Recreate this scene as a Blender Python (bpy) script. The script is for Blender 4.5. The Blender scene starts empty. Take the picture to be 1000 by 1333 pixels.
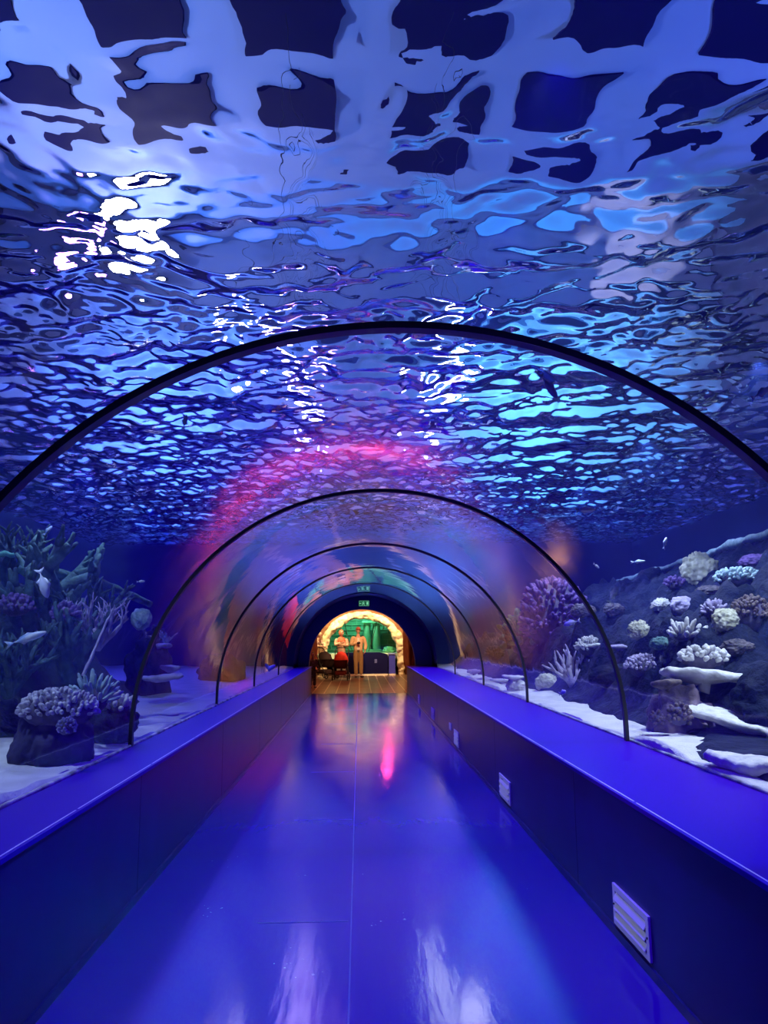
import bpy, bmesh, math, random
import numpy as np
from mathutils import Vector, Matrix, noise, Euler
PI = math.pi
SC = bpy.context.scene
COL = SC.collection
RNG = random.Random(7)

# ------------------------------------------------------------------ camera
F, PITCH, YAW, ROLL = 1000.0, 0.1613, 0.0332, 0.0089
CAM = Vector((0.0, 0.0, 1.4))
fw = Vector((math.sin(YAW) * math.cos(PITCH), math.cos(YAW) * math.cos(PITCH), math.sin(PITCH)))
r0 = Vector((math.cos(YAW), -math.sin(YAW), 0))
u0 = r0.cross(fw)
right = r0 * math.cos(ROLL) - u0 * math.sin(ROLL)
up = r0 * math.sin(ROLL) + u0 * math.cos(ROLL)
cam_d = bpy.data.cameras.new('camera')
cam = bpy.data.objects.new('camera', cam_d); COL.objects.link(cam)
cam.matrix_world = Matrix(((right.x, up.x, -fw.x, CAM.x), (right.y, up.y, -fw.y, CAM.y), (right.z, up.z, -fw.z, CAM.z), (0, 0, 0, 1)))
cam_d.sensor_fit = 'VERTICAL'; cam_d.sensor_height = 36.0; cam_d.lens = 36.0 * F / 1333.0
cam_d.clip_start = 0.02; cam_d.clip_end = 200
SC.camera = cam

def ray(px, py):
    d = fw * F + right * (px - 500) + up * (666.5 - py)
    return d.normalized()
def atY(px, py, Y):
    d = ray(px, py); return CAM + d * (Y / d.y)
def atX(px, py, X):
    d = ray(px, py); return CAM + d * (X / d.x)
def atZ(px, py, Z):
    d = ray(px, py); return CAM + d * ((Z - CAM.z) / d.z)
def pxsize(Y):                      # metres per photo pixel at depth Y
    return Y / F

# ------------------------------------------------------------------ materials
MATS = {}
def mat(name, col=(.5, .5, .5), rough=.6, metal=0., spec=.5, emit=None, es=0., col2=None, scale=6., detail=4., bump=0., bscale=None, coat=0., bdist=.02):
    if name in MATS: return MATS[name]
    m = bpy.data.materials.new(name); m.use_nodes = True
    nt = m.node_tree; b = nt.nodes['Principled BSDF']
    b.inputs['Base Color'].default_value = (*col, 1)
    b.inputs['Roughness'].default_value = rough
    b.inputs['Metallic'].default_value = metal
    b.inputs['Specular IOR Level'].default_value = spec
    if coat: b.inputs['Coat Weight'].default_value = coat; b.inputs['Coat Roughness'].default_value = .08
    if emit: b.inputs['Emission Color'].default_value = (*emit, 1); b.inputs['Emission Strength'].default_value = es
    if col2 is not None or bump:
        tc = nt.nodes.new('ShaderNodeTexCoord')
        n = nt.nodes.new('ShaderNodeTexNoise'); n.inputs['Scale'].default_value = scale; n.inputs['Detail'].default_value = detail
        nt.links.new(tc.outputs['Object'], n.inputs['Vector'])
        if col2 is not None:
            r = nt.nodes.new('ShaderNodeValToRGB')
            r.color_ramp.elements[0].position = .38; r.color_ramp.elements[1].position = .64
            r.color_ramp.elements[0].color = (*col, 1); r.color_ramp.elements[1].color = (*col2, 1)
            nt.links.new(n.outputs['Fac'], r.inputs['Fac']); nt.links.new(r.outputs['Color'], b.inputs['Base Color'])
        if bump:
            n2 = nt.nodes.new('ShaderNodeTexNoise'); n2.inputs['Scale'].default_value = bscale or scale * 3; n2.inputs['Detail'].default_value = 6
            nt.links.new(tc.outputs['Object'], n2.inputs['Vector'])
            bp = nt.nodes.new('ShaderNodeBump'); bp.inputs['Strength'].default_value = bump; bp.inputs['Distance'].default_value = bdist
            nt.links.new(n2.outputs['Fac'], bp.inputs['Height']); nt.links.new(bp.outputs['Normal'], b.inputs['Normal'])
    MATS[name] = m; return m
def emis(name, col, s):
    if name in MATS: return MATS[name]
    m = bpy.data.materials.new(name); m.use_nodes = True; nt = m.node_tree; nt.nodes.clear()
    e = nt.nodes.new('ShaderNodeEmission'); e.inputs['Color'].default_value = (*col, 1); e.inputs['Strength'].default_value = s
    o = nt.nodes.new('ShaderNodeOutputMaterial'); nt.links.new(e.outputs[0], o.inputs['Surface'])
    MATS[name] = m; return m

# ------------------------------------------------------------------ object helpers
def tag(o, label=None, cat=None, group=None, kind=None):
    if label: o['label'] = label
    if cat: o['category'] = cat
    if group: o['group'] = group
    if kind: o['kind'] = kind
    return o
def link(name, me, m=None, parent=None, smooth=True):
    if m is not None and not me.materials: me.materials.append(m)
    if smooth:
        me.polygons.foreach_set('use_smooth', [True] * len(me.polygons))
    o = bpy.data.objects.new(name, me); COL.objects.link(o)
    if parent: o.parent = parent
    return o
def from_bm(name, bm, m=None, parent=None, smooth=False):
    me = bpy.data.meshes.new(name); bm.normal_update(); bm.to_mesh(me); bm.free()
    return link(name, me, m, parent, smooth)
def thing(name, label, cat, loc=(0, 0, 0), rz=0., group=None):
    o = bpy.data.objects.new(name, None); COL.objects.link(o)
    o.location = loc; o.rotation_euler = (0, 0, rz); o.empty_display_size = .1
    return tag(o, label, cat, group)
def box(bm, c, s, R=None, bev=0.):
    g = bmesh.ops.create_cube(bm, size=1.0)['verts']
    for v in g:
        v.co = Vector((v.co.x * s[0], v.co.y * s[1], v.co.z * s[2]))
    if bev:
        es = list({e for v in g for e in v.link_edges})
        r = bmesh.ops.bevel(bm, geom=es, offset=bev, segments=2, affect='EDGES', profile=.6)
        g = list({v for v in r['verts']} | {v for v in g if v.is_valid})
    for v in g:
        v.co = (R @ v.co if R else v.co) + Vector(c)
    return g
def tube(bm, pts, rads, n=8, cap=True, flat=None):
    """swept tube through pts; flat=(vector, k) squashes the section along vector by k"""
    rings = []; prev = None
    P = [Vector(p) for p in pts]
    for i, p in enumerate(P):
        t = (P[min(i + 1, len(P) - 1)] - P[max(i - 1, 0)]).normalized()
        if prev is None:
            a = t.orthogonal().normalized()
        else:
            a = (prev - t * prev.dot(t)); a = a.normalized() if a.length > 1e-6 else t.orthogonal().normalized()
        prev = a; b = t.cross(a)
        r = rads[i] if isinstance(rads, (list, tuple)) else rads
        ring = []
        for k in range(n):
            q = a * math.cos(2 * PI * k / n) * r + b * math.sin(2 * PI * k / n) * r
            if flat is not None:
                fv, kk = flat; q = q - fv * q.dot(fv) * (1 - kk)
            ring.append(bm.verts.new(p + q))
        rings.append(ring)
    for i in range(len(rings) - 1):
        for k in range(n):
            bm.faces.new((rings[i][k], rings[i][(k + 1) % n], rings[i + 1][(k + 1) % n], rings[i + 1][k]))
    if cap:
        try: bm.faces.new(rings[0][::-1]); bm.faces.new(rings[-1])
        except ValueError: pass
    return rings
def prism(bm, poly, y0, y1, axis='y'):
    """extrude a closed (x,z) outline from y0 to y1"""
    A = [bm.verts.new((x, y0, z)) for x, z in poly]; B = [bm.verts.new((x, y1, z)) for x, z in poly]
    n = len(poly)
    for i in range(n):
        bm.faces.new((A[i], A[(i + 1) % n], B[(i + 1) % n], B[i]))
    fa = bm.faces.new(A[::-1]); fb = bm.faces.new(B)
    bmesh.ops.recalc_face_normals(bm, faces=bm.faces[:])
def quad(bm, a, b, c, d):
    return bm.faces.new([bm.verts.new(p) for p in (a, b, c, d)])
def simple_box(name, c, s, m, parent=None, bev=0.):
    bm = bmesh.new(); box(bm, c, s, bev=bev); return from_bm(name, bm, m, parent)
def struct(o):
    o['kind'] = 'structure'; return o
def spot(name, loc, target, energy, col, angle=60, blend=.6, rad=.02):
    l = bpy.data.lights.new(name, 'SPOT'); l.energy = energy; l.color = col; l.spot_size = math.radians(angle); l.spot_blend = blend; l.shadow_soft_size = rad
    o = bpy.data.objects.new(name, l); COL.objects.link(o); o.location = loc
    o.rotation_euler = (Vector(target) - Vector(loc)).to_track_quat('-Z', 'Y').to_euler(); return o
def area(name, loc, target, sx, sy, energy, col, spread=180):
    l = bpy.data.lights.new(name, 'AREA'); l.energy = energy; l.color = col; l.shape = 'RECTANGLE'; l.size = sx; l.size_y = sy; l.spread = math.radians(spread)
    o = bpy.data.objects.new(name, l); COL.objects.link(o); o.location = loc
    o.rotation_euler = (Vector(target) - Vector(loc)).to_track_quat('-Z', 'Y').to_euler(); return o
def point(name, loc, energy, col, rad=.05):
    l = bpy.data.lights.new(name, 'POINT'); l.energy = energy; l.color = col; l.shadow_soft_size = rad
    o = bpy.data.objects.new(name, l); COL.objects.link(o); o.location = loc; return o

# ------------------------------------------------------------------ dimensions (metres, from the photo)
WL, WR = -1.215, 1.2105            # low wall faces
HL, HR = .681, .674                # ledge heights
GL, GR = -1.542, 1.861             # glass feet
AX, AZ, AA, AB = .149, .7715, 1.705, 1.6745   # arch centre, half width, rise
ARCH_Y = [2.49, 5.4621, 8.6575, 11.6835, 15.15]
Y_IN, Y_END = -2.5, 18.6           # acrylic vault runs between these
ZS = 3.75                          # water level
TXL, TXR = -6.5, 7.0               # tank side walls
def arch_pts(n=64, grow=0.):
    """glass outline in (x,z), left foot to right foot, following the ellipse and dropping to the ledge"""
    out = [(AX - AA - grow, HL - .05)]
    for i in range(n + 1):
        t = PI - PI * i / n
        out.append((AX + (AA + grow) * math.cos(t), AZ + (AB + grow) * math.sin(t)))
    out.append((AX + AA + grow, HR - .05))
    return out
N_WATER, A_WATER, DENS, S_STRIP = 1.07, .85, 0.008, 320
# ------------------------------------------------------------------ tunnel shell
def floor_mat():
    m = bpy.data.materials.new('painted_floor'); m.use_nodes = True; nt = m.node_tree; L = nt.links
    b = nt.nodes['Principled BSDF']
    tc = nt.nodes.new('ShaderNodeTexCoord')
    mp = nt.nodes.new('ShaderNodeMapping'); mp.inputs['Scale'].default_value = (2.2, .35, 1); L.new(tc.outputs['Object'], mp.inputs['Vector'])
    n = nt.nodes.new('ShaderNodeTexNoise'); n.inputs['Scale'].default_value = 1.3; n.inputs['Detail'].default_value = 6; L.new(mp.outputs[0], n.inputs['Vector'])
    r = nt.nodes.new('ShaderNodeMapRange'); r.inputs['From Min'].default_value = .3; r.inputs['From Max'].default_value = .7
    r.inputs['To Min'].default_value = .085; r.inputs['To Max'].default_value = .2; L.new(n.outputs['Fac'], r.inputs['Value'])
    L.new(r.outputs[0], b.inputs['Roughness'])
    # worn specks and scuffs in the paint
    v = nt.nodes.new('ShaderNodeTexNoise'); v.inputs['Scale'].default_value = 42; v.inputs['Detail'].default_value = 3; L.new(tc.outputs['Object'], v.inputs['Vector'])
    v2 = nt.nodes.new('ShaderNodeTexNoise'); v2.inputs['Scale'].default_value = 1.9; v2.inputs['Detail'].default_value = 3; L.new(tc.outputs['Object'], v2.inputs['Vector'])
    mu = nt.nodes.new('ShaderNodeMath'); mu.operation = 'MULTIPLY'; L.new(v.outputs['Fac'], mu.inputs[0]); L.new(v2.outputs['Fac'], mu.inputs[1])
    cr = nt.nodes.new('ShaderNodeValToRGB'); cr.color_ramp.elements[0].position = .45; cr.color_ramp.elements[1].position = .48
    cr.color_ramp.elements[0].color = (.05, .003, .3, 1); cr.color_ramp.elements[1].color = (.3, .3, .62, 1)
    L.new(mu.outputs[0], cr.inputs['Fac']); L.new(cr.outputs['Color'], b.inputs['Base Color'])
    bn = nt.nodes.new('ShaderNodeTexNoise'); bn.inputs['Scale'].default_value = 9; bn.inputs['Detail'].default_value = 5; L.new(mp.outputs[0], bn.inputs['Vector'])
    bp = nt.nodes.new('ShaderNodeBump'); bp.inputs['Strength'].default_value = .12; bp.inputs['Distance'].default_value = .01
    L.new(bn.outputs['Fac'], bp.inputs['Height']); L.new(bp.outputs['Normal'], b.inputs['Normal'])
    b.inputs['Specular IOR Level'].default_value = .26
    return m
M_FLOOR = floor_mat()
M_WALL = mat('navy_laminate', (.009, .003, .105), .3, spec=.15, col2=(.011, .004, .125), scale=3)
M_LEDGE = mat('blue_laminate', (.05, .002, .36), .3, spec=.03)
M_STEEL = mat('bright_edge', (.85, .85, .88), .3)
M_RIB = mat('black_seam', (.03, .028, .04), .38)

FY1 = 19.9
# floor in two painted sheets
fl = struct(simple_box('floor', ((WL + WR) / 2, (Y_IN + FY1) / 2, -.06), (WR - WL, FY1 - Y_IN, .12), M_FLOOR))
bm = bmesh.new()
box(bm, (-.045, (Y_IN + FY1) / 2, .0005), (.007, FY1 - Y_IN, .0016))
for yy in (2.1, 4.12, 6.3, 8.45, 10.6, 13., 15.4, 17.7):
    box(bm, (-.045 - .24, yy, .0005), (.45, .008, .002))
from_bm('seam', bm, mat('seam_paint', (.07, .05, .36), .5), fl)
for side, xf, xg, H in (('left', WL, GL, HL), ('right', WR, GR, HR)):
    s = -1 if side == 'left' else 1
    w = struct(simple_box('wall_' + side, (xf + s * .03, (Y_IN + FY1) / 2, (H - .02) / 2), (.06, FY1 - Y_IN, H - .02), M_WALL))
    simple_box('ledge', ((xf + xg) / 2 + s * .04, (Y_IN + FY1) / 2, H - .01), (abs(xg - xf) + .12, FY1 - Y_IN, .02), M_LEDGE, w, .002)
    bm = bmesh.new(); y = Y_IN
    while y < FY1 - .1:                                  # thin bright edging in lengths
        ln = min(1.2, FY1 - y)
        box(bm, (xf - s * .001, y + ln / 2, H - .004), (.006, ln - .03, .010)); y += 1.2
    from_bm('edging', bm, M_STEEL, w)
    bm = bmesh.new()
    for k in range(7): box(bm, (xf - s * .0006, 1.9 + k * 2.6, (H - .02) / 2), (.001, .006, H - .04))
    from_bm('panel_joint', bm, mat('joint', (.012, .012, .05), .6), w)
    simple_box('baseboard_' + side, (xf - s * .006, (Y_IN + FY1) / 2, .02), (.012, FY1 - Y_IN, .04), M_WALL)['kind'] = 'structure'
    # dark sealant bead at the foot of the glass, lumpy
    bm = bmesh.new(); pts = []; rr = []
    N = 180
    for i in range(N + 1):
        y = Y_IN + (Y_END - Y_IN) * i / N
        pts.append((xg + s * .012 + .006 * noise.noise((y * 2.1, s, 0)), y, H + .004)); rr.append(.013 + .006 * noise.noise((y * 3.3, 4 + s, 1)))
    tube(bm, pts, rr, 6)
    from_bm('trim_1' if s < 0 else 'trim_2', bm, mat('sealant', (.16, .17, .16), .5, col2=(.6, .6, .55), scale=9), None, True)['kind'] = 'structure'

def acrylic():
    m = bpy.data.materials.new('acrylic'); m.use_nodes = True; nt = m.node_tree; nt.nodes.clear(); L = nt.links
    t = nt.nodes.new('ShaderNodeBsdfTransparent'); t.inputs['Color'].default_value = (.97, .98, 1, 1)
    g = nt.nodes.new('ShaderNodeBsdfGlossy'); g.inputs['Roughness'].default_value = .03
    lw = nt.nodes.new('ShaderNodeLayerWeight'); lw.inputs['Blend'].default_value = .5
    p = nt.nodes.new('ShaderNodeMath'); p.operation = 'POWER'; p.inputs[1].default_value = 5; L.new(lw.outputs['Facing'], p.inputs[0])
    a = nt.nodes.new('ShaderNodeMath'); a.operation = 'MULTIPLY_ADD'; a.inputs[1].default_value = .96; a.inputs[2].default_value = .04; L.new(p.outputs[0], a.inputs[0])
    mx = nt.nodes.new('ShaderNodeMixShader'); L.new(a.outputs[0], mx.inputs[0]); L.new(t.outputs[0], mx.inputs[1]); L.new(g.outputs[0], mx.inputs[2])
    o = nt.nodes.new('ShaderNodeOutputMaterial'); L.new(mx.outputs[0], o.inputs['Surface'])
    # slight waviness of the bent sheet
    tc = nt.nodes.new('ShaderNodeTexCoord'); n = nt.nodes.new('ShaderNodeTexNoise'); n.inputs['Scale'].default_value = 1.6; n.inputs['Detail'].default_value = 2
    L.new(tc.outputs['Object'], n.inputs['Vector'])
    bp = nt.nodes.new('ShaderNodeBump'); bp.inputs['Strength'].default_value = .15; bp.inputs['Distance'].default_value = .02
    L.new(n.outputs['Fac'], bp.inputs['Height']); L.new(bp.outputs['Normal'], g.inputs['Normal'])
    return m
M_ACR = acrylic()
edges = [Y_IN] + ARCH_Y + [Y_END]
prof = arch_pts(96)
for k in range(len(edges) - 1):
    bm = bmesh.new(); ya, yb = edges[k] + .002, edges[k + 1] - .002
    A = [bm.verts.new((x, ya, z)) for x, z in prof]; B = [bm.verts.new((x, yb, z)) for x, z in prof]
    for i in range(len(prof) - 1): bm.faces.new((A[i], A[i + 1], B[i + 1], B[i]))
    bmesh.ops.recalc_face_normals(bm, faces=bm.faces[:])
    struct(from_bm('window_%d' % (k + 1), bm, M_ACR, None, True))

# seam bands between the acrylic sheets
NAMES = ['thick black seam arch spanning the tunnel overhead, first from the camera',
         'dark seam arch standing on both blue ledges, second from the camera',
         'thin seam arch over the tunnel, third from the camera',
         'thin seam arch over the tunnel, fourth from the camera',
         'smallest seam arch, fifth from the camera, just before the blue end ring']
for k, y in enumerate(ARCH_Y):
    bm = bmesh.new(); w = .042; ins = arch_pts(96, -.012); outs = arch_pts(96, .012)
    if k == 0: w = .05
    V = []
    for (xi, zi), (xo, zo) in zip(ins, outs):
        zi = max(zi, (HL if xi < 0 else HR) - .0); zo = max(zo, (HL if xi < 0 else HR) - .0)
        V.append([bm.verts.new((xi, y - w / 2, zi)), bm.verts.new((xi, y + w / 2, zi)), bm.verts.new((xo, y + w / 2, zo)), bm.verts.new((xo, y - w / 2, zo))])
    for a, b in zip(V[:-1], V[1:]):
        for q in range(4): bm.faces.new((a[q], a[(q + 1) % 4], b[(q + 1) % 4], b[q]))
    bm.faces.new(V[0]); bm.faces.new(V[-1][::-1])
    bmesh.ops.remove_doubles(bm, verts=bm.verts[:], dist=1e-5)
    bmesh.ops.recalc_face_normals(bm, faces=bm.faces[:])
    tag(from_bm('seam_arch', bm, M_RIB), NAMES[k], 'arch', 'black seam arches along the tunnel')

# ------------------------------------------------------------------ vents in the right wall
M_WHITE = mat('white_enamel', (.8, .8, .82), .4)
M_DARK = mat('dark_void', (.01, .01, .015), .8)
VL = ['white louvred vent nearest the camera, low on the right blue wall', 'second louvred vent from the camera on the right blue wall',
      'third louvred vent from the camera, beside a small blank plate', 'fourth louvred vent from the camera on the right blue wall',
      'farthest louvred vent on the right wall, close to the lobby']
def make_vent(y0, y1, label):
    t = thing('louvred_vent', label, 'vent', (WR, (y0 + y1) / 2, .057), 0, 'louvred vents low on the right wall')
    L_ = y1 - y0; H_ = .181; bm = bmesh.new()
    bx = .028
    box(bm, (-.006, 0, bx / 2 + .0), (.012, L_, bx), bev=.002); box(bm, (-.006, 0, H_ - bx / 2), (.012, L_, bx), bev=.002)
    for s in (-1, 1): box(bm, (-.006, s * (L_ - .034) / 2, H_ / 2), (.0118, .034, H_ - bx * 2 + .004), bev=.001)
    fr = from_bm('frame', bm, M_WHITE, t)
    simple_box('backing', (-.001, 0, H_ / 2), (.002, L_ - .05, H_ - .04), M_DARK, t)
    for k in range(3):
        bm = bmesh.new(); z = .046 + k * .042
        R = Matrix.Rotation(math.radians(28), 3, 'Y')
        box(bm, (-.012, 0, z), (.005, L_ - .066, .034), R, .002)
        from_bm('slat', bm, M_WHITE, t)
    for s in (-1, 1):
        bm = bmesh.new(); bmesh.ops.create_uvsphere(bm, u_segments=8, v_segments=5, radius=.005)
        o = from_bm('screw', bm, M_DARK, fr, True); o.location = (-.012, s * (L_ / 2 - .017), H_ / 2)
    return t
for (a, b), l in zip(((3.40, 3.86), (6.40, 6.86), (9.64, 10.08), (12.72, 13.22), (15.74, 16.12)), VL): make_vent(a, b, l)
bm = bmesh.new(); box(bm, (WR - .006, 10.5, .22), (.012, .2, .09), bev=.003)
tag(from_bm('cover_plate', bm, M_WHITE), 'small blank cover plate on the right wall, beside the third vent', 'plate')

# ------------------------------------------------------------------ blue end ring and end walls
M_RING = mat('blue_ring', (.06, .07, .42), .3)
M_RING2 = mat('dark_blue_ring', (.035, .04, .2), .45)
prof2 = arch_pts(64)
bm = bmesh.new()
A = [bm.verts.new((x, Y_END, z)) for x, z in prof2]; B = [bm.verts.new((x, FY1, z)) for x, z in prof2]
for i in range(len(prof2) - 1): bm.faces.new((A[i], A[i + 1], B[i + 1], B[i]))
bmesh.ops.solidify(bm, geom=bm.faces[:], thickness=.06)
bmesh.ops.recalc_face_normals(bm, faces=bm.faces[:])
struct(from_bm('wall_ring', bm, M_RING, None, True))
# arched opening in the end wall (stepped twice)
def arch_wall(name, y0, y1, cx, hw, zc, rise, m, outer=6.2, top=4.3, bottom=0.0, n=40):
    bm = bmesh.new(); V = []
    pts = [(cx - hw, bottom)] + [(cx - hw * math.cos(PI * i / n), zc + rise * math.sin(PI * i / n)) for i in range(n + 1)] + [(cx + hw, bottom)]
    out = [(cx - outer, bottom)] + [(cx - outer + 2 * outer * i / n, top) for i in range(n + 1)] + [(cx + outer, bottom)]
    for (a, c), (d, e) in zip(pts, out):
        V.append([bm.verts.new((a, y0, c)), bm.verts.new((d, y0, e)), bm.verts.new((d, y1, e)), bm.verts.new((a, y1, c))])
    for p, q in zip(V[:-1], V[1:]):
        for k in range(4): bm.faces.new((p[k], p[(k + 1) % 4], q[(k + 1) % 4], q[k]))
    bm.faces.new(V[0]); bm.faces.new(V[-1][::-1])
    bmesh.ops.recalc_face_normals(bm, faces=bm.faces[:])
    return struct(from_bm(name, bm, m))
pl = atY(402, 865, FY1); pr_ = atY(541, 865, FY1); pt = atY(472, 793, FY1)
OCX = (pl.x + pr_.x) / 2; OHW = (pr_.x - pl.x) / 2
arch_wall('wall_end', FY1, FY1 + .25, OCX, OHW, HL, pt.z - HL, M_RING2, outer=7.2, top=3.6)
M_BACK = mat('tank_blue', (.025, .045, .2), .9, col2=(.045, .07, .27), scale=.8)
arch_wall('wall_tank_end', 19.35, 19.6, AX, AA + .07, AZ - .1, AB + .17, M_BACK, outer=7.4, top=4.0)

# ------------------------------------------------------------------ tank shell
def plane(name, a, b, c, d, m):
    bm = bmesh.new(); quad(bm, a, b, c, d); return struct(from_bm(name, bm, m))
simple_box('wall_tank_left', (TXL - .1, 8.2, 1.9), (.2, 23.4, 4.2), M_BACK)['kind'] = 'structure'
simple_box('wall_tank_right', (TXR + .1, 8.2, 1.9), (.2, 23.4, 4.2), M_BACK)['kind'] = 'structure'
simple_box('wall_rear', (.2, -3.4, 1.9), (14.2, .2, 4.2), M_BACK)['kind'] = 'structure'
# ------------------------------------------------------------------ water
def water_mat(n=1.1):
    m = bpy.data.materials.new('water_top'); m.use_nodes = True; nt = m.node_tree; nt.nodes.clear()
    g = nt.nodes.new('ShaderNodeBsdfGlass'); g.inputs['IOR'].default_value = n; g.inputs['Roughness'].default_value = 0.0
    o = nt.nodes.new('ShaderNodeOutputMaterial'); nt.links.new(g.outputs[0], o.inputs['Surface']); return m
def water_surface(n_ior, amp, step=.025):
    x0, x1, y0, y1 = TXL, TXR, -1.0, 19.35
    nx = int((x1 - x0) / step); ny = int((y1 - y0) / step)
    xs = np.linspace(x0, x1, nx); ys = np.linspace(y0, y1, ny)
    X, Y = np.meshgrid(xs, ys)
    rs = np.random.RandomState(3); Z = np.zeros_like(X)
    def warp(a, b, s):
        w = np.zeros_like(a)
        for _ in range(5):
            th = rs.uniform(0, 2 * PI); k = 2 * PI / (s * rs.uniform(.7, 1.4)); w += np.sin((a * np.cos(th) + b * np.sin(th)) * k + rs.uniform(0, 6.28))
        return w / 5
    wx = warp(X, Y, 1.3) * .16; wy = warp(X, Y, 1.3) * .16
    calm = .5 + .5 * np.clip((Y - 3.0) / 2.6, 0, 1)
    calm = calm * (1 + .8 * np.clip((Y - 8.0) / 5, 0, 1))
    for lam, cnt, sl in ((1.3, 7, .07), (.62, 12, .15), (.34, 18, .22), (.2, 24, .24), (.12, 24, .2), (.07, 14, .06)):
        for _ in range(cnt):
            th = rs.uniform(0, 2 * PI); l = lam * rs.uniform(.72, 1.4); k = 2 * PI / l
            a = sl / k / math.sqrt(cnt)
            Z += (calm if lam < .5 else 1.) * a * np.sin(((X + wx) * np.cos(th) + (Y + wy) * np.sin(th)) * k + rs.uniform(0, 6.28))
    Z = Z * amp
    co = np.stack([X, Y, ZS + Z], -1).reshape(-1, 3).astype(np.float32)
    idx = np.arange(nx * ny).reshape(ny, nx)
    f = np.stack([idx[:-1, :-1], idx[:-1, 1:], idx[1:, 1:], idx[1:, :-1]], -1).reshape(-1, 4)
    me = bpy.data.meshes.new('water_surface')
    me.vertices.add(len(co)); me.vertices.foreach_set('co', co.ravel())
    me.loops.add(f.size); me.loops.foreach_set('vertex_index', f.ravel().astype(np.int32))
    me.polygons.add(len(f)); me.polygons.foreach_set('loop_start', np.arange(0, f.size, 4, dtype=np.int32)); me.polygons.foreach_set('loop_total', np.full(len(f), 4, np.int32))
    me.update(); me.validate()
    return struct(link('water_surface', me, water_mat(n_ior)))
water_surface(N_WATER, A_WATER)

def water_body(dens):
    m = bpy.data.materials.new('blue_water'); m.use_nodes = True; nt = m.node_tree; nt.nodes.clear(); L = nt.links
    s = nt.nodes.new('ShaderNodeVolumeScatter'); s.inputs['Color'].default_value = (.1, .2, 1, 1); s.inputs['Density'].default_value = dens; s.inputs['Anisotropy'].default_value = .2
    a = nt.nodes.new('ShaderNodeVolumeAbsorption'); a.inputs['Color'].default_value = (.2, .35, 1, 1); a.inputs['Density'].default_value = .09
    ad = nt.nodes.new('ShaderNodeAddShader'); L.new(s.outputs[0], ad.inputs[0]); L.new(a.outputs[0], ad.inputs[1])
    o = nt.nodes.new('ShaderNodeOutputMaterial'); L.new(ad.outputs[0], o.inputs['Volume'])
    poly = [(TXL, -.1), (GL - .1, -.1)] + arch_pts(48, .02) + [(GR + .1, -.1), (TXR, -.1), (TXR, ZS - .12), (TXL, ZS - .12)]
    bm = bmesh.new(); prism(bm, poly, -3.2, 19.3)
    return struct(from_bm('water', bm, m))
if DENS > 0: water_body(DENS)

# sand bed either side
def sand(name, x0, x1, H, seed):
    bm = bmesh.new(); nx, ny = 40, 220; V = []
    for j in range(ny + 1):
        row = []
        for i in range(nx + 1):
            u = (i / nx) ** 1.6; x = x0 + (x1 - x0) * u; y = -2.5 + 21.8 * j / ny
            z = H + .02 + .05 * noise.noise((x * .9, y * .9, seed)) + .016 * noise.noise((x * 3, y * 3, seed + 3)) + .006 * math.sin(9 * x + 34 * y * .3 + 5 * noise.noise((x * 2, y * 1.5, seed))) + abs(x - x0) * .02
            if i == 0: z = H - .03
            row.append(bm.verts.new((x, y, z)))
        V.append(row)
    for j in range(ny):
        for i in range(nx): bm.faces.new((V[j][i], V[j][i + 1], V[j + 1][i + 1], V[j + 1][i]))
    bmesh.ops.recalc_face_normals(bm, faces=bm.faces[:])
    o = from_bm(name, bm, mat('sand', (.62, .6, .55), .9, col2=(.74, .72, .66), scale=5, bump=.4, bscale=60), None, True)
    if o.data.polygons[0].normal.z < 0: o.data.flip_normals()
    return struct(o)
sand('sand_bed', AX - AA - .02, TXL, HL, 1); sand('sand_bed', AX + AA + .02, TXR, HR, 9)

# ------------------------------------------------------------------ hall over the tank
HX0, HX1, HY0, HY1, HZ = -9.5, 9.8, -4., 19.3, 10.0
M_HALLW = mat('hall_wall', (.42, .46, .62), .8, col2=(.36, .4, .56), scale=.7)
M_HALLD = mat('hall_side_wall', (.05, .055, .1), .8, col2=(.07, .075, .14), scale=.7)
M_CEIL = mat('hall_ceiling', (.3, .4, .7), .8, col2=(.34, .44, .72), scale=.5)
M_PANEL = mat('dark_ceiling_panel', (.001, .002, .045), .8, spec=.1)
ceil = struct(simple_box('ceiling', (0, 7.6, HZ + .1), (20, 24, .2), M_CEIL))
bm = bmesh.new()
for i in range(-3, 4):
    for j in range(-4, 1):
        box(bm, (1.5 + i * 2.55, 13.75 + j * 3.3 - .12 * abs(i), HZ - .03), (1.68, 2.2, .06))
from_bm('dark_panel', bm, M_PANEL, ceil)
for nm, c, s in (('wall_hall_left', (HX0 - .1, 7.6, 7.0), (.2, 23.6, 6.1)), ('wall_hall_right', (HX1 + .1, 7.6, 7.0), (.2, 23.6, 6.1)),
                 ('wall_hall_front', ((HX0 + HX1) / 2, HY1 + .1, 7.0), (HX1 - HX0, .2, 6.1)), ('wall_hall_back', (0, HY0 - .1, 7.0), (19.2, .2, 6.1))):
    struct(simple_box(nm, c, s, M_HALLW if nm == 'wall_hall_front' else M_HALLD))
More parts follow.
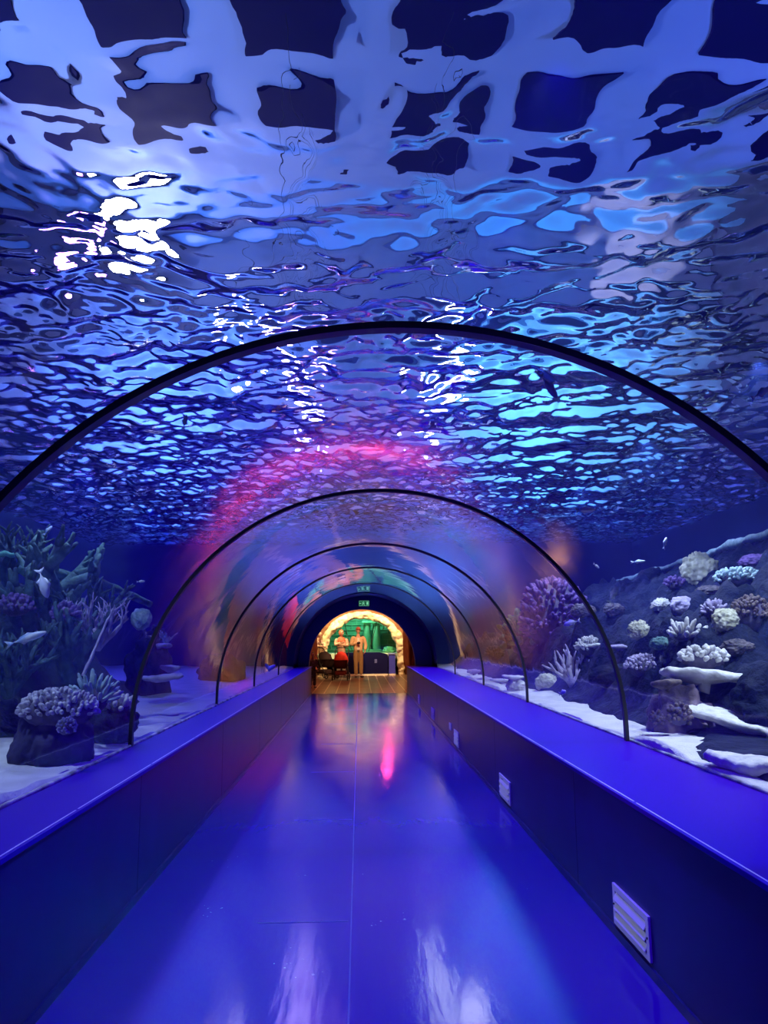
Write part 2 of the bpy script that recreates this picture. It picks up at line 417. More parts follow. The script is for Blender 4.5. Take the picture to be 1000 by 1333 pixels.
# dark soffit beam across the end wall and two dark walkway fronts at the water's edge
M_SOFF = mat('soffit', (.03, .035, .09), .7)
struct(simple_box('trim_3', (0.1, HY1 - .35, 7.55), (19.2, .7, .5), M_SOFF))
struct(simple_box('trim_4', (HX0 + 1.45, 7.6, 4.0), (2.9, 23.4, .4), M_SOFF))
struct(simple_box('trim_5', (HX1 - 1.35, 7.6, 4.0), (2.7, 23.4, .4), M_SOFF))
M_HOUS = mat('lamp_housing', (.04, .04, .05), .4)
def flood(loc, aim, r, col, s, label, group='flood lamps hung over the tank'):
    loc = Vector(loc)
    t = thing('flood_lamp', label, 'lamp', loc, 0, group)
    q = (Vector(aim) - loc).to_track_quat('-Z', 'Y').to_matrix()
    bm = bmesh.new()
    tube(bm, [q @ Vector((0, 0, r * 1.2)), q @ Vector((0, 0, r * .9)), q @ Vector((0, 0, .02)), q @ Vector((0, 0, -.03))], [r * .5, r * .85, r * 1.08, r * 1.12], 20)
    hs = from_bm('housing', bm, M_HOUS, t, True)
    bm = bmesh.new(); tube(bm, [q @ Vector((0, 0, -.031)), q @ Vector((0, 0, -.05))], [r, r * .9], 20)
    from_bm('lens', bm, emis('lens_%s' % label[:9], col, s), hs)
    bm = bmesh.new(); tube(bm, [q @ Vector((r * 1.1, 0, r * .4)), q @ Vector((r * 1.1, 0, r * 1.8)), q @ Vector((-r * 1.1, 0, r * 1.8)), q @ Vector((-r * 1.1, 0, r * .4))], .02, 6)
    from_bm('bracket', bm, M_HOUS, t)
    bm = bmesh.new(); tube(bm, [(0, 0, r * .4), (0, 0, HZ - loc.z)], .007, 6); from_bm('hanger', bm, M_HOUS, t)
    return t
flood((-5.55, 18.3, 8.95), (-1, 3, 3), .85, (.9, .85, 1), 60, 'large white flood lamp high over the left, its glare broken by the ripples')
flood((-7.3, 18.3, 8.5), (-1, 3, 3), .42, (.55, .22, 1), 22, 'violet flood lamp left of the large white one, tinting its glare purple')  # extra violet source put in for the purple rim of the glare
flood((-3.05, 18.6, 6.4), (0, 4, 3), .22, (.75, .6, 1), 70, 'flood lamp making the left column of white glints')
flood((-.95, 18.6, 6.0), (0, 4, 3), .22, (.62, .35, 1), 70, 'violet flood lamp making the middle column of glints')
flood((2.65, 18.6, 6.0), (0, 4, 3), .24, (.9, .85, 1), 80, 'white flood lamp making the right column of glints')
# light in the hall
def strip(x, y, z, ln, col, s, label):
    t = thing('strip_lamp', label, 'lamp', (x, y, z), 0, 'strip lamps hung low over the water')
    bm = bmesh.new(); box(bm, (0, 0, .06), (.2, ln, .08), bev=.01); from_bm('housing', bm, M_HOUS, t)
    bm = bmesh.new(); tube(bm, [(0, -ln / 2 + .05, 0), (0, ln / 2 - .05, 0)], .05, 10); from_bm('tube', bm, emis('strip_%s' % label[:5], col, s), t, True)
    bm = bmesh.new()
    for q in (-.4, .4): tube(bm, [(0, q * ln, .1), (0, q * ln, HZ - z)], .005, 6)
    from_bm('hanger', bm, M_HOUS, t)
for k, (y, w_) in enumerate(((11.4, 'nearest'), (14.0, 'middle'), (16.6, 'farthest'))):
    strip(-1.15, y, 4.75, 2.2, (.6, .42, 1), S_STRIP, 'violet white strip lamp left over the water, %s of three' % w_)
    strip(1.5, y, 4.75, 2.2, (.85, .85, 1), S_STRIP, 'white strip lamp right over the water, %s of three' % w_)
# light in the hall
for y in (3., 8., 13.):
    spot('ceiling_wash', (-8.6, y, 5.2), (-2.2, y + .5, 10), 1400, (.32, .5, 1), 130, .8)
    spot('ceiling_wash', (8.8, y, 5.2), (3.5, y + .5, 10), 560, (.14, .26, 1), 130, .8)
for x in (3.6, 5.4, 7.2): spot('cyan_wash', (x, 18.0, 4.2), (x, 19.3, 5.4), 900, (.1, .6, 1), 140, .8)
for x in (-6.8, -4.9, -3.0): spot('blue_wash', (x, 18.0, 4.2), (x, 19.3, 5.4), 1100, (.1, .33, 1), 140, .8)
for x in (-.4, 1.2): spot('deep_wash', (x, 18.0, 4.2), (x, 19.3, 5.4), 22, (.08, .1, 1), 140, .8)
for x in (-1.5, 0, 1.5): spot('pink_wash', (x, 18.7, 3.98), (x, 19.3, 4.35), 24, (1, .02, .35), 150, .8)  # invented pink spots, added to make the pink patch in the ripples
spot('white_flood', (5.5, 15, 6.5), (7.6, 19.3, 9.2), 900, (1, .92, 1), 32)
# ------------------------------------------------------------------ lobby beyond the tunnel
def wood_mat():
    m = bpy.data.materials.new('lobby_planks'); m.use_nodes = True; nt = m.node_tree; L = nt.links; b = nt.nodes['Principled BSDF']
    tc = nt.nodes.new('ShaderNodeTexCoord'); mp = nt.nodes.new('ShaderNodeMapping'); mp.inputs['Rotation'].default_value = (0, 0, PI / 2)
    L.new(tc.outputs['Object'], mp.inputs['Vector'])
    br = nt.nodes.new('ShaderNodeTexBrick'); br.inputs['Scale'].default_value = 1.0; br.inputs['Brick Width'].default_value = 1.6; br.inputs['Row Height'].default_value = .3
    br.inputs['Mortar Size'].default_value = .013; br.inputs['Color1'].default_value = (.2, .085, .035, 1); br.inputs['Color2'].default_value = (.13, .055, .03, 1); br.inputs['Mortar'].default_value = (.75, .68, .5, 1)
    L.new(mp.outputs[0], br.inputs['Vector']); L.new(br.outputs['Color'], b.inputs['Base Color']); b.inputs['Roughness'].default_value = .28
    return m
struct(simple_box('floor', (0, 26.45, -.06), (9, 13.1, .12), wood_mat()))
M_ROCKR = mat('red_rock', (.2, .075, .04), .85, col2=(.3, .14, .07), scale=3, bump=.6, bscale=9)
M_CREAM = mat('cream_rock', (.72, .6, .36), .8, col2=(.85, .76, .52), scale=4, bump=.5, bscale=14)
struct(simple_box('ceiling', (0, 26.45, 3.35), (9, 13.1, .1), mat('lobby_ceiling', (.12, .06, .04), .8)))
def rock_sheet(name, p0, p1, z1, m, seed, amp=.18):
    """rough rock wall between two floor points"""
    bm = bmesh.new(); nx, nz = 60, 36; p0 = Vector(p0); p1 = Vector(p1); nrm = Vector((-(p1 - p0).y, (p1 - p0).x, 0)).normalized(); V = []
    for j in range(nz + 1):
        row = []
        for i in range(nx + 1):
            p = p0.lerp(p1, i / nx) + Vector((0, 0, z1 * j / nz))
            row.append(bm.verts.new(p + nrm * amp * (noise.fractal(p * 1.5 + Vector((seed, 0, 0)), 1, 2, 4) + .3 * noise.noise(p * 6))))
        V.append(row)
    for j in range(nz):
        for i in range(nx): bm.faces.new((V[j][i], V[j][i + 1], V[j + 1][i + 1], V[j + 1][i]))
    bmesh.ops.solidify(bm, geom=bm.faces[:], thickness=.15)
    return struct(from_bm(name, bm, m, None, True))
rock_sheet('wall_lobby_left', (-2.5, 20.2, 0), (-2.2, 29.4, 0), 3.3, M_ROCKR, 1)
rock_sheet('wall_lobby_right', (2.35, 29.4, 0), (2.6, 20.2, 0), 3.3, M_ROCKR, 5)
WY = 29.4
cw = (atY(426, 848, WY).x + atY(517.5, 848, WY).x) / 2; hwid = (atY(517.5, 848, WY).x - atY(426, 848, WY).x) / 2
zb = atY(472, 848.5, WY).z; zt = atY(472, 805, WY).z
arch_wall('wall_lobby', WY + .25, WY + .45, cw, hwid + .02, zb, zt - zb + .02, M_ROCKR, outer=4.0, top=3.3, bottom=0.0)
# rough pale rockwork round the window
bm = bmesh.new(); pts = []; rr = []
N = 110
for i in range(N + 1):
    t = -.22 + 1.44 * i / N
    if t < 0: p = Vector((cw - hwid - .14, WY - .02, zb + t / .22 * zb)); 
    elif t > 1: p = Vector((cw + hwid + .14, WY - .02, zb - (t - 1) / .22 * zb))
    else: p = Vector((cw - (hwid + .14) * math.cos(PI * t), WY - .02, zb + (zt - zb + .12) * math.sin(PI * t)))
    pts.append(p); rr.append(.155 + .05 * noise.noise(p * 2.2))
tube(bm, pts, rr, 22)
bmesh.ops.subdivide_edges(bm, edges=bm.edges[:], cuts=1)
for v in bm.verts:
    d = noise.fractal(v.co * 5, 1, 2, 4) * .055
    c_ = noise.noise(v.co * 11); d += -.05 if c_ > .42 else 0
    k = min(pts, key=lambda q: (q - v.co).length_squared); v.co += (v.co - k).normalized() * d
for v in bm.verts: v.co.z = max(v.co.z, 0.0)
tag(from_bm('rockwork_arch', bm, M_CREAM, None, True), 'brightly lit cream rockwork arch framing the green tank window', 'arch')
# second, darker rock pillar in front of it on the right, with a lit flank
def rock_mass(name, c, s, seed, m, sub=5, amp=.22, freq=1.6, label=None, cat=None, group=None, flat=None, kind=None):
    bm = bmesh.new(); bmesh.ops.create_icosphere(bm, subdivisions=sub, radius=1)
    for v in bm.verts:
        n_ = v.co.normalized(); q = n_ * freq + Vector((seed * 3.7, seed * 1.3, seed))
        d = 1 + amp * noise.fractal(q, 1, 2, 5) + amp * .5 * (abs(noise.noise(q * 2.3)) - .25)
        v.co = Vector((n_.x * s[0], n_.y * s[1], n_.z * s[2])) * d
        if flat is not None and v.co.z < -flat * s[2]: v.co.z = -flat * s[2]
    o = from_bm(name, bm, m, None, True); o.location = c
    if kind: o['kind'] = kind
    return tag(o, label, cat, group)
pc = atY(534.5, 850, 24.3)
rock_mass('rock_pillar', (pc.x + .05, 24.3, 1.2), (.27, .4, 1.25), 2, M_ROCKR, 5, .2, 1.8, 'rust brown rock pillar right of the cream arch, rising from the lobby floor', 'rock', flat=.96)
pc = atY(409, 830, 25.5)
rock_mass('rock_pillar', (pc.x - .25, 25.8, 1.2), (.32, .45, 1.25), 4, M_ROCKR, 5, .2, 1.8, 'reddish brown rock pillar at the left of the lobby, behind the dark pram', 'rock', flat=.96)
# green tank behind the half-round window
M_GREEN = mat('green_tank_wall', (.16, .36, .28), .8, col2=(.24, .46, .36), scale=2)
M_STONE = mat('green_stone', (.3, .52, .4), .8, col2=(.4, .6, .48), scale=5)
gt = struct(simple_box('wall_green_tank', (cw, 32.0, 1.7), (5, .15, 3.0), M_GREEN))
bm = bmesh.new()
for k in range(9): box(bm, (cw, 31.9, .9 + k * .2), (4.4, .08, .03))
for k in range(9):
    for j in range(-5, 6): box(bm, (cw + j * .42 + (k % 2) * .21, 31.9, 1.0 + k * .2), (.03, .08, .2))
from_bm('stone_course', bm, M_STONE, gt)
struct(simple_box('sand_bed', (cw, 30.8, zb - .16), (4.4, 2.4, .2), mat('pale_green_gravel', (.5, .6, .5), .9)))
for k, (px, lab) in enumerate(((478, 'left'), (490.5, 'right'))):
    p = atY(px, 848, 31.2)
    t = thing('stone_column', 'pale green fluted stone column in the green tank, %s of the pair' % lab, 'column', (p.x, 31.2, zb - .06), 0, 'stone columns in the green tank')
    bm = bmesh.new(); n = 24; A = []
    for z, r in ((0.12, .15), (.5, .145), (1.0, .13), (1.15, .125)):
        A.append([bm.verts.new(((r + (.012 if q % 2 else -.008)) * math.cos(2 * PI * q / n), (r + (.012 if q % 2 else -.008)) * math.sin(2 * PI * q / n), z)) for q in range(n)])
    for a, b in zip(A[:-1], A[1:]):
        for q in range(n): bm.faces.new((a[q], a[(q + 1) % n], b[(q + 1) % n], b[q]))
    from_bm('shaft', bm, M_STONE, t, True)
    bm = bmesh.new(); box(bm, (0, 0, .06), (.42, .42, .12), bev=.02); from_bm('plinth', bm, M_STONE, t)
    bm = bmesh.new(); box(bm, (0, 0, 1.2), (.4, .4, .1), bev=.02); box(bm, (0, 0, 1.13), (.32, .32, .05), bev=.02); from_bm('capital', bm, M_STONE, t)
p = atY(507, 845, 30.5)
rock_mass('tank_rock', (p.x, 30.5, zb + .03), (.26, .22, .15), 8, M_STONE, 4, .3, 2, 'low pale rock on the floor of the green tank', 'rock', flat=.6)
gl = bpy.data.materials.new('window_glass'); gl.use_nodes = True; nt = gl.node_tree; nt.nodes.clear()
t_ = nt.nodes.new('ShaderNodeBsdfTransparent'); t_.inputs['Color'].default_value = (.75, 1, .88, 1); g_ = nt.nodes.new('ShaderNodeBsdfGlossy'); g_.inputs['Roughness'].default_value = .03
mx = nt.nodes.new('ShaderNodeMixShader'); mx.inputs[0].default_value = .06; o_ = nt.nodes.new('ShaderNodeOutputMaterial')
nt.links.new(t_.outputs[0], mx.inputs[1]); nt.links.new(g_.outputs[0], mx.inputs[2]); nt.links.new(mx.outputs[0], o_.inputs['Surface'])
bm = bmesh.new(); n = 48
prism(bm, [(cw - hwid * math.cos(PI * i / n), zb + (zt - zb) * math.sin(PI * i / n)) for i in range(n + 1)], WY + .28, WY + .31)
win = struct(from_bm('window_7', bm, gl))
bm = bmesh.new()
for sx in (-.28, .18):
    pts = [(cw + sx * hwid + .25 * hwid * math.sin(i / 14 * 1.2) * (1 if sx > 0 else -1), WY + .26, zb + (zt - zb) * .96 * i / 14 * (1 - .06 * abs(sx))) for i in range(15)]
    tube(bm, pts, .012, 6)
from_bm('glazing_bar', bm, M_DARK, win, True)
# counter under the window
M_CTR = mat('counter_navy', (.006, .006, .06), .5, spec=.08)
cl = atY(440, 860, WY - .35).x; c2 = atY(505, 860, WY - .35).x
t = thing('counter', 'dark navy counter below the green tank window', 'counter', ((cl + c2) / 2, WY - .12, 0))
bm = bmesh.new(); w_ = c2 - cl
prism(bm, [(-w_ / 2, .06), (w_ / 2, .06), (w_ / 2, zb - .1), (w_ / 2 - .3, zb - .02), (-w_ / 2, zb - .02)], -.3, .3); cb = from_bm('body', bm, M_CTR, t)
simple_box('kerb', (0, -.28, .03), (w_, .1, .06), mat('kerb_white', (.8, .76, .66), .5), t)
simple_box('socket_plate', (w_ / 2 - .45, -.303, .52), (.09, .012, .14), mat('plate_blue', (.1, .12, .4), .4), cb)
cr = atY(514.5, 860, WY - .35).x
t = thing('cabinet', 'bright blue box cabinet at the right end of the navy counter', 'cabinet', ((c2 + cr) / 2 + .02, WY - .12, 0))
simple_box('body', (0, 0, .06 + (zb - .18) / 2), (cr - c2 - .03, .6, zb - .18), mat('cabinet_blue', (.05, .06, .5), .35), t, .01)
simple_box('top', (0, 0, zb - .08), (cr - c2, .64, .04), mat('cabinet_top', (.2, .22, .6), .3), t, .005)
simple_box('kerb', (0, -.28, .03), (cr - c2 - .03, .1, .06), MATS['kerb_white'], t)
# exit sign above the opening
sp = atY(474, 785.5, FY1 - .03)
t = thing('exit_sign', 'small green lit exit sign with running figure and arrow above the arched opening', 'sign', (sp.x, FY1 - .035, sp.z - .075))
simple_box('case', (0, 0, .075), (.28, .05, .15), mat('sign_case', (.25, .3, .28), .5), t, .006)
pn = simple_box('panel', (0, -.0265, .075), (.262, .004, .132), emis('sign_green', (.006, .07, .035), 1.0), t)
bm = bmesh.new()
def flatbox(x, z, w, h, a=0.):
    R = Matrix.Rotation(a, 3, 'Y'); box(bm, (x, -.030, z), (w, .003, h), R)
flatbox(0, .136, .25, .006); flatbox(0, .014, .25, .006); flatbox(-.122, .075, .006, .12); flatbox(.122, .075, .006, .12)
flatbox(.085, .075, .045, .075)                                  # doorway
flatbox(-.015, .108, .018, .018); flatbox(-.02, .08, .018, .04, .35); flatbox(-.04, .05, .014, .045, .9); flatbox(.002, .048, .014, .045, -.7)
flatbox(-.04, .09, .035, .01, .5); flatbox(.01, .083, .035, .01, -.5)
flatbox(-.09, .075, .04, .012); flatbox(-.102, .083, .022, .010, -.8); flatbox(-.102, .067, .022, .010, .8)
from_bm('pictogram', bm, emis('sign_white', (.2, .62, .38), 1.0), pn)
# lobby lamps
for x in (-1.3, 0., 1.3):
    spot('arch_spot', (cw + x, 27.9, 3.25), (cw + x * 1.15, WY, 2.2 if x == 0 else 1.1), 520, (1, .76, .36), 75, .5)
point('lobby_glow', (-.6, 23.8, 3.0), 140, (1, .42, .16), .15)
point('lobby_red', (1.0, 27.4, 3.15), 70, (1, .05, .18), .12)
point('lobby_red', (-1.2, 22.0, 3.1), 60, (1, .12, .08), .12)
spot('people_spot', (.4, 24.2, 3.2), (-.1, 27, 1.1), 640, (1, .6, .32), 45, .5)
point('green_lamp', (cw, 30.7, 2.6), 90, (.35, 1, .7), .15)
# ------------------------------------------------------------------ people
def evaluated(bm, mods):
    me = bpy.data.meshes.new('tmp'); bm.to_mesh(me); bm.free()
    o = bpy.data.objects.new('tmp', me); COL.objects.link(o)
    mods(o)
    dg = bpy.context.evaluated_depsgraph_get(); r = bpy.data.meshes.new_from_object(o.evaluated_get(dg))
    bpy.data.objects.remove(o); bpy.data.meshes.remove(me); return r
def skin(verts, edges, sub=2):
    """verts: list of ((x,y,z),(rx,ry)); first vertex is the root"""
    bm = bmesh.new(); lay = bm.verts.layers.skin.verify()
    V = []
    for i, (p, r) in enumerate(verts):
        v = bm.verts.new(p); v[lay].radius = r if isinstance(r, tuple) else (r, r); v[lay].use_root = (i == 0); V.append(v)
    for a, b in edges: bm.edges.new((V[a], V[b]))
    def mods(o):
        m = o.modifiers.new('s', 'SKIN'); m.use_smooth_shade = True; m.branch_smoothing = .3
        s = o.modifiers.new('u', 'SUBSURF'); s.levels = sub; s.render_levels = sub
    return evaluated(bm, mods)
def chain(pts, rads, sub=2):
    return skin(list(zip(pts, rads)), [(i, i + 1) for i in range(len(pts) - 1)], sub)
def join_meshes(ms):
    bm = bmesh.new()
    for m in ms:
        bm.from_mesh(m); bpy.data.meshes.remove(m)
    return bm
def unite(ms, vox=.009, smooth=2):
    bm = join_meshes(ms)
    def mods(o):
        r = o.modifiers.new('r', 'REMESH'); r.mode = 'VOXEL'; r.voxel_size = vox
        s = o.modifiers.new('s', 'SMOOTH'); s.iterations = smooth; s.factor = .5
    return evaluated(bm, mods)
def lerp(a, b, t): return tuple(a[i] + (b[i] - a[i]) * t for i in range(3))
def head_mesh(c, yaw, tilt, s=1.):
    """skull, jaw, brow, nose, lips and ears; faces -Y before turning"""
    bm = bmesh.new(); bmesh.ops.create_uvsphere(bm, u_segments=32, v_segments=24, radius=1)
    for v in bm.verts:
        x, y, z = v.co
        X = x * .075; Y = y * .095; Z = z * .115
        if z < 0: X *= 1 - .32 * (-z) ** 1.3; Y *= 1 - .1 * (-z); 
        if z < -.2 and y < 0: Y -= .012 * (-z)
        if abs(z - .02) < .14 and y < -.6: Y += .009 * (1 - abs(z - .02) / .14) * (1 if .2 < abs(x) < .62 else 0)     # eye sockets
        v.co = (X, Y, Z)
    def blob(c_, r):
        g = bmesh.ops.create_uvsphere(bm, u_segments=10, v_segments=8, radius=1)['verts']
        for v in g: v.co = Vector((v.co.x * r[0] + c_[0], v.co.y * r[1] + c_[1], v.co.z * r[2] + c_[2]))
    blob((0, -.098, -.02), (.012, .017, .024)); blob((0, -.093, .004), (.008, .011, .02))     # nose
    blob((0, -.092, -.058), (.022, .008, .006)); blob((0, -.09, -.068), (.019, .008, .006))  # lips
    blob((0, -.09, .035), (.045, .012, .009))                                                # brow
    for sx in (-1, 1): blob((sx * .074, .008, -.004), (.008, .02, .03)); blob((sx * .03, -.083, .016), (.011, .009, .007))
    R = Matrix.Rotation(yaw, 3, 'Z') @ Matrix.Rotation(tilt, 3, 'X')
    for v in bm.verts: v.co = (R @ v.co) * s + Vector(c)
    me = bpy.data.meshes.new('h'); bm.to_mesh(me); bm.free(); return me
def hand_meshes(wrist, direction, palm_n, curl=.5, s=1., flip=1):
    """palm, four unequal bent fingers and a thumb leaving the side of the palm"""
    d = Vector(direction).normalized(); n = Vector(palm_n); n = (n - d * n.dot(d)).normalized(); side = d.cross(n) * flip
    w = Vector(wrist); out = []
    k = lambda a, b, c: tuple(w + (d * a + side * b + n * c) * s)
    out.append(skin([(k(.0, 0, 0), (.024 * s, .017 * s)), (k(.04, 0, 0), (.036 * s, .015 * s)), (k(.085, 0, 0), (.038 * s, .014 * s))], [(0, 1), (1, 2)], 1))
    for i, (off, ln) in enumerate(((.03, .068), (.01, .076), (-.01, .07), (-.029, .055))):
        p = Vector((.08, off, 0)); a = 0.; pts = [k(*p)]
        for seg in (.45, .32, .26):
            a += curl * (1 + .08 * i); p = p + Vector((math.cos(a), 0, math.sin(a))) * ln * seg; pts.append(k(*p))
        out.append(chain(pts, [.0095 * s, .009 * s, .0085 * s, .0075 * s], 1))
    pts = [k(.02, .026, .002), k(.045, .05, .012), k(.07, .058, .026), k(.09, .052, .038)]
    out.append(chain(pts, [.012 * s, .011 * s, .010 * s, .008 * s], 1))
    return out
def body_mesh(J, s=1., female=False, hands=((.5, 1), (.5, 1)), vox=.009):
    sh = .17 if female else .2
    ms = []
    V = [(J['pelvis'], (.145 * s, .1 * s)), (J['waist'], (.125 * s, .09 * s)), (J['chest'], (.155 * s, .105 * s)), (J['neck'], (.085 * s, .07 * s)), (J['throat'], (.05 * s, .05 * s)), (J['head'], (.05 * s, .055 * s))]
    ms.append(skin(V, [(i, i + 1) for i in range(5)]))
    for sd in ('l', 'r'):
        ms.append(chain([lerp(J['pelvis'], J['hip_' + sd], .6), J['hip_' + sd], lerp(J['hip_' + sd], J['knee_' + sd], .5), J['knee_' + sd], lerp(J['knee_' + sd], J['ankle_' + sd], .35), J['ankle_' + sd]], [.09 * s, .088 * s, .074 * s, .055 * s, .054 * s, .036 * s]))
        a = Vector(J['ankle_' + sd]); t = Vector(J['toe_' + sd])
        ms.append(skin([(tuple(a + Vector((0, 0, -.01 * s))), .036 * s), (tuple(a.lerp(t, .5) + Vector((0, 0, -.005 * s))), (.038 * s, .03 * s)), (tuple(t), (.036 * s, .02 * s))], [(0, 1), (1, 2)]))
        ms.append(chain([lerp(J['chest'], J['sho_' + sd], .5), J['sho_' + sd], lerp(J['sho_' + sd], J['elb_' + sd], .55), J['elb_' + sd], lerp(J['elb_' + sd], J['wri_' + sd], .5), J['wri_' + sd]], [.075 * s, .058 * s, .046 * s, .038 * s, .034 * s, .025 * s]))
        dirv = Vector(J.get('hdir_' + sd, tuple(Vector(J['wri_' + sd]) - Vector(J['elb_' + sd]))))
        ms += hand_meshes(J['wri_' + sd], dirv, J.get('pn_' + sd, (0, 1, 0)), hands[0 if sd == 'l' else 1][0], s * .95, hands[0 if sd == 'l' else 1][1])
    h = Vector(J['head']) + Vector((0, -.012, .075)) * s
    ms.append(head_mesh(h, J.get('hyaw', 0), J.get('htilt', 0), s))
    return unite(ms, vox), h
M_SKIN = mat('skin', (.55, .32, .22), .55, col2=(.6, .36, .26), scale=6)
def stand(s=1., lean=0.):
    """relaxed standing skeleton for a height of 1.72*s, facing -Y"""
    J = dict(pelvis=(0, 0, .95), waist=(0, .0, 1.08), chest=(0, .005, 1.28), neck=(0, .01, 1.43), throat=(0, 0, 1.5), head=(0, -.005, 1.56),
             hip_l=(-.09, 0, .9), knee_l=(-.1, -.01, .49), ankle_l=(-.11, .02, .085), toe_l=(-.13, -.15, .035),
             hip_r=(.09, 0, .9), knee_r=(.1, -.01, .49), ankle_r=(.11, .02, .085), toe_r=(.13, -.15, .035),
             sho_l=(-.19, .01, 1.4), elb_l=(-.25, .02, 1.13), wri_l=(-.25, -.06, .9), sho_r=(.19, .01, 1.4), elb_r=(.25, .02, 1.13), wri_r=(.25, -.06, .9))
    return {k: tuple(c * s for c in v) for k, v in J.items()}
def trousers(J, s, m, name='trousers', wide=1.0, length=1.0, parent=None):
    ms = [skin([(J['pelvis'], (.16 * s, .118 * s)), (lerp(J['pelvis'], J['waist'], .55), (.15 * s, .112 * s))], [(0, 1)])]
    for sd in 'lr':
        H, K, A = J['hip_' + sd], J['knee_' + sd], lerp(J['knee_' + sd], J['ankle_' + sd], length)
        ms.append(chain([lerp(J['pelvis'], H, .5), H, lerp(H, K, .5), K, lerp(K, A, .5), A], [.1 * s, .105 * s * wide, .092 * s * wide, .078 * s * wide, .074 * s * wide, .07 * s * wide]))
    return link(name, unite(ms, .011), m, parent)
def top_garment(J, s, m, name, grow=.016, sleeve=1.0, hem=0., parent=None, open_front=False):
    g = grow
    low = lerp(J['waist'], J['pelvis'], hem)
    ms = [skin([(low, (.165 * s + g, .125 * s + g)), (J['waist'], (.15 * s + g, .11 * s + g)), (J['chest'], (.185 * s + g, .122 * s + g)), (J['neck'], (.09 * s + g, .075 * s + g))], [(0, 1), (1, 2), (2, 3)])]
    for sd in 'lr':
        S, E_, W = J['sho_' + sd], J['elb_' + sd], J['wri_' + sd]
        P = [lerp(J['chest'], S, .5), S, lerp(S, E_, .55), E_]; R_ = [.07 * s + g, .056 * s + g, .047 * s + g, .042 * s + g]
        if sleeve > .5: P += [lerp(E_, W, .5), lerp(E_, W, .93)]; R_ += [.04 * s + g, .032 * s + g]
        ms.append(chain(P, R_))
    me = unite(ms, .011)
    if open_front:                                       # unbuttoned: part the front in a narrow V down to the hem
        bm = bmesh.new(); bm.from_mesh(me)
        kill = [f for f in bm.faces if f.calc_center_median().y < -.04 * s and f.normal.y < -.15 and abs(f.calc_center_median().x) < (.035 + .06 * max(0, (1.25 * s - f.calc_center_median().z))) * s and abs(f.calc_center_median().x) < .11 * s]
        bmesh.ops.delete(bm, geom=kill, context='FACES')
        bmesh.ops.solidify(bm, geom=bm.faces[:], thickness=.006)
        bm.to_mesh(me); bm.free()
    return link(name, me, m, parent)
def shoes(J, s, m, parent):
    for sd in 'lr':
        a = Vector(J['ankle_' + sd]); t = Vector(J['toe_' + sd])
        me = skin([(tuple(a + Vector((0, .02 * s, -.038 * s))), (.047 * s, .045 * s)), (tuple(a.lerp(t, .5) + Vector((0, 0, -.022 * s))), (.05 * s, .04 * s)), (tuple(t + Vector((0, -.015 * s, -.0 * s))), (.046 * s, .03 * s))], [(0, 1), (1, 2)])
        lo = min(v.co.z for v in me.vertices)
        for v in me.vertices: v.co.z = max(v.co.z, 0.0) if lo < 0 else v.co.z
        link('shoe', me, m, parent)
def place(root, px, py_foot, rz=0.):
    p = atZ(px, py_foot, 0.0); root.location = (p.x, p.y, 0.0); root.rotation_euler = (0, 0, rz); return p

# --- man in cap and open cream jacket, holding a camera at his chest
s = 1.0
J = stand(s)
J.update(elb_l=(-.27, .0, 1.14), wri_l=(-.09, -.2, 1.2), hdir_l=(.9, -.25, .1), pn_l=(0, 1, -.2), elb_r=(.28, .03, 1.13), wri_r=(.235, -.1, .93), hdir_r=(-.2, -.25, -1), pn_r=(-1, .2, 0), knee_l=(-.085, -.02, .49), ankle_l=(-.075, .02, .085), toe_l=(-.1, -.15, .035), ankle_r=(.1, 0, .085), toe_r=(.16, -.16, .035), hyaw=.25, htilt=.12)
man = thing('person', 'person in cap, open cream jacket and tan trousers, holding a small camera', 'person', (0, 0, 0), 0, 'people in the lobby')
bmsh, hc = body_mesh(J, s, False, ((.7, -1), (.45, 1)))
link('body', bmsh, M_SKIN, man)
trousers(J, s, mat('tan_cloth', (.3, .18, .075), .85, col2=(.25, .15, .06), scale=8), 'trousers', 1.08, .97, man)
top_garment(J, s, mat('white_cloth', (.8, .76, .66), .85), 'shirt', .006, .4, 1.35, man)
top_garment(J, s, mat('cream_cloth', (.74, .54, .3), .85, col2=(.66, .47, .26), scale=7), 'jacket', .02, 1., 1.7, man, True)
shoes(J, s, mat('dark_shoe', (.05, .03, .025), .6), man)
def cap_mesh(h, yaw, s, m, parent):
    bm = bmesh.new(); bmesh.ops.create_uvsphere(bm, u_segments=28, v_segments=16, radius=1)
    bmesh.ops.delete(bm, geom=[v for v in bm.verts if v.co.z < -.02], context='VERTS')
    for v in bm.verts: v.co = Vector((v.co.x * .086, v.co.y * .104, v.co.z * .085 + .045))
    n = 14; A = []
    for i in range(n + 1):
        a = PI + PI * i / n; A.append([(.08 * math.cos(a), .1 * math.sin(a), .05), (.075 * math.cos(a), .1 * math.sin(a) - .075 * math.sin(PI * i / n) ** .6, .035), (.075 * math.cos(a), .1 * math.sin(a) - .075 * math.sin(PI * i / n) ** .6, .043), (.08 * math.cos(a), .1 * math.sin(a), .06)])
    AV = [[bm.verts.new(p) for p in q] for q in A]
    for a, b in zip(AV[:-1], AV[1:]):
        for q in range(4): bm.faces.new((a[q], a[(q + 1) % 4], b[(q + 1) % 4], b[q]))
    R = Matrix.Rotation(yaw, 3, 'Z')
    for v in bm.verts: v.co = (R @ v.co) * s + h
    return from_bm('cap', bm, m, parent, True)
cap_mesh(hc, .25, s, mat('cap_cloth', (.42, .13, .06), .8), man)
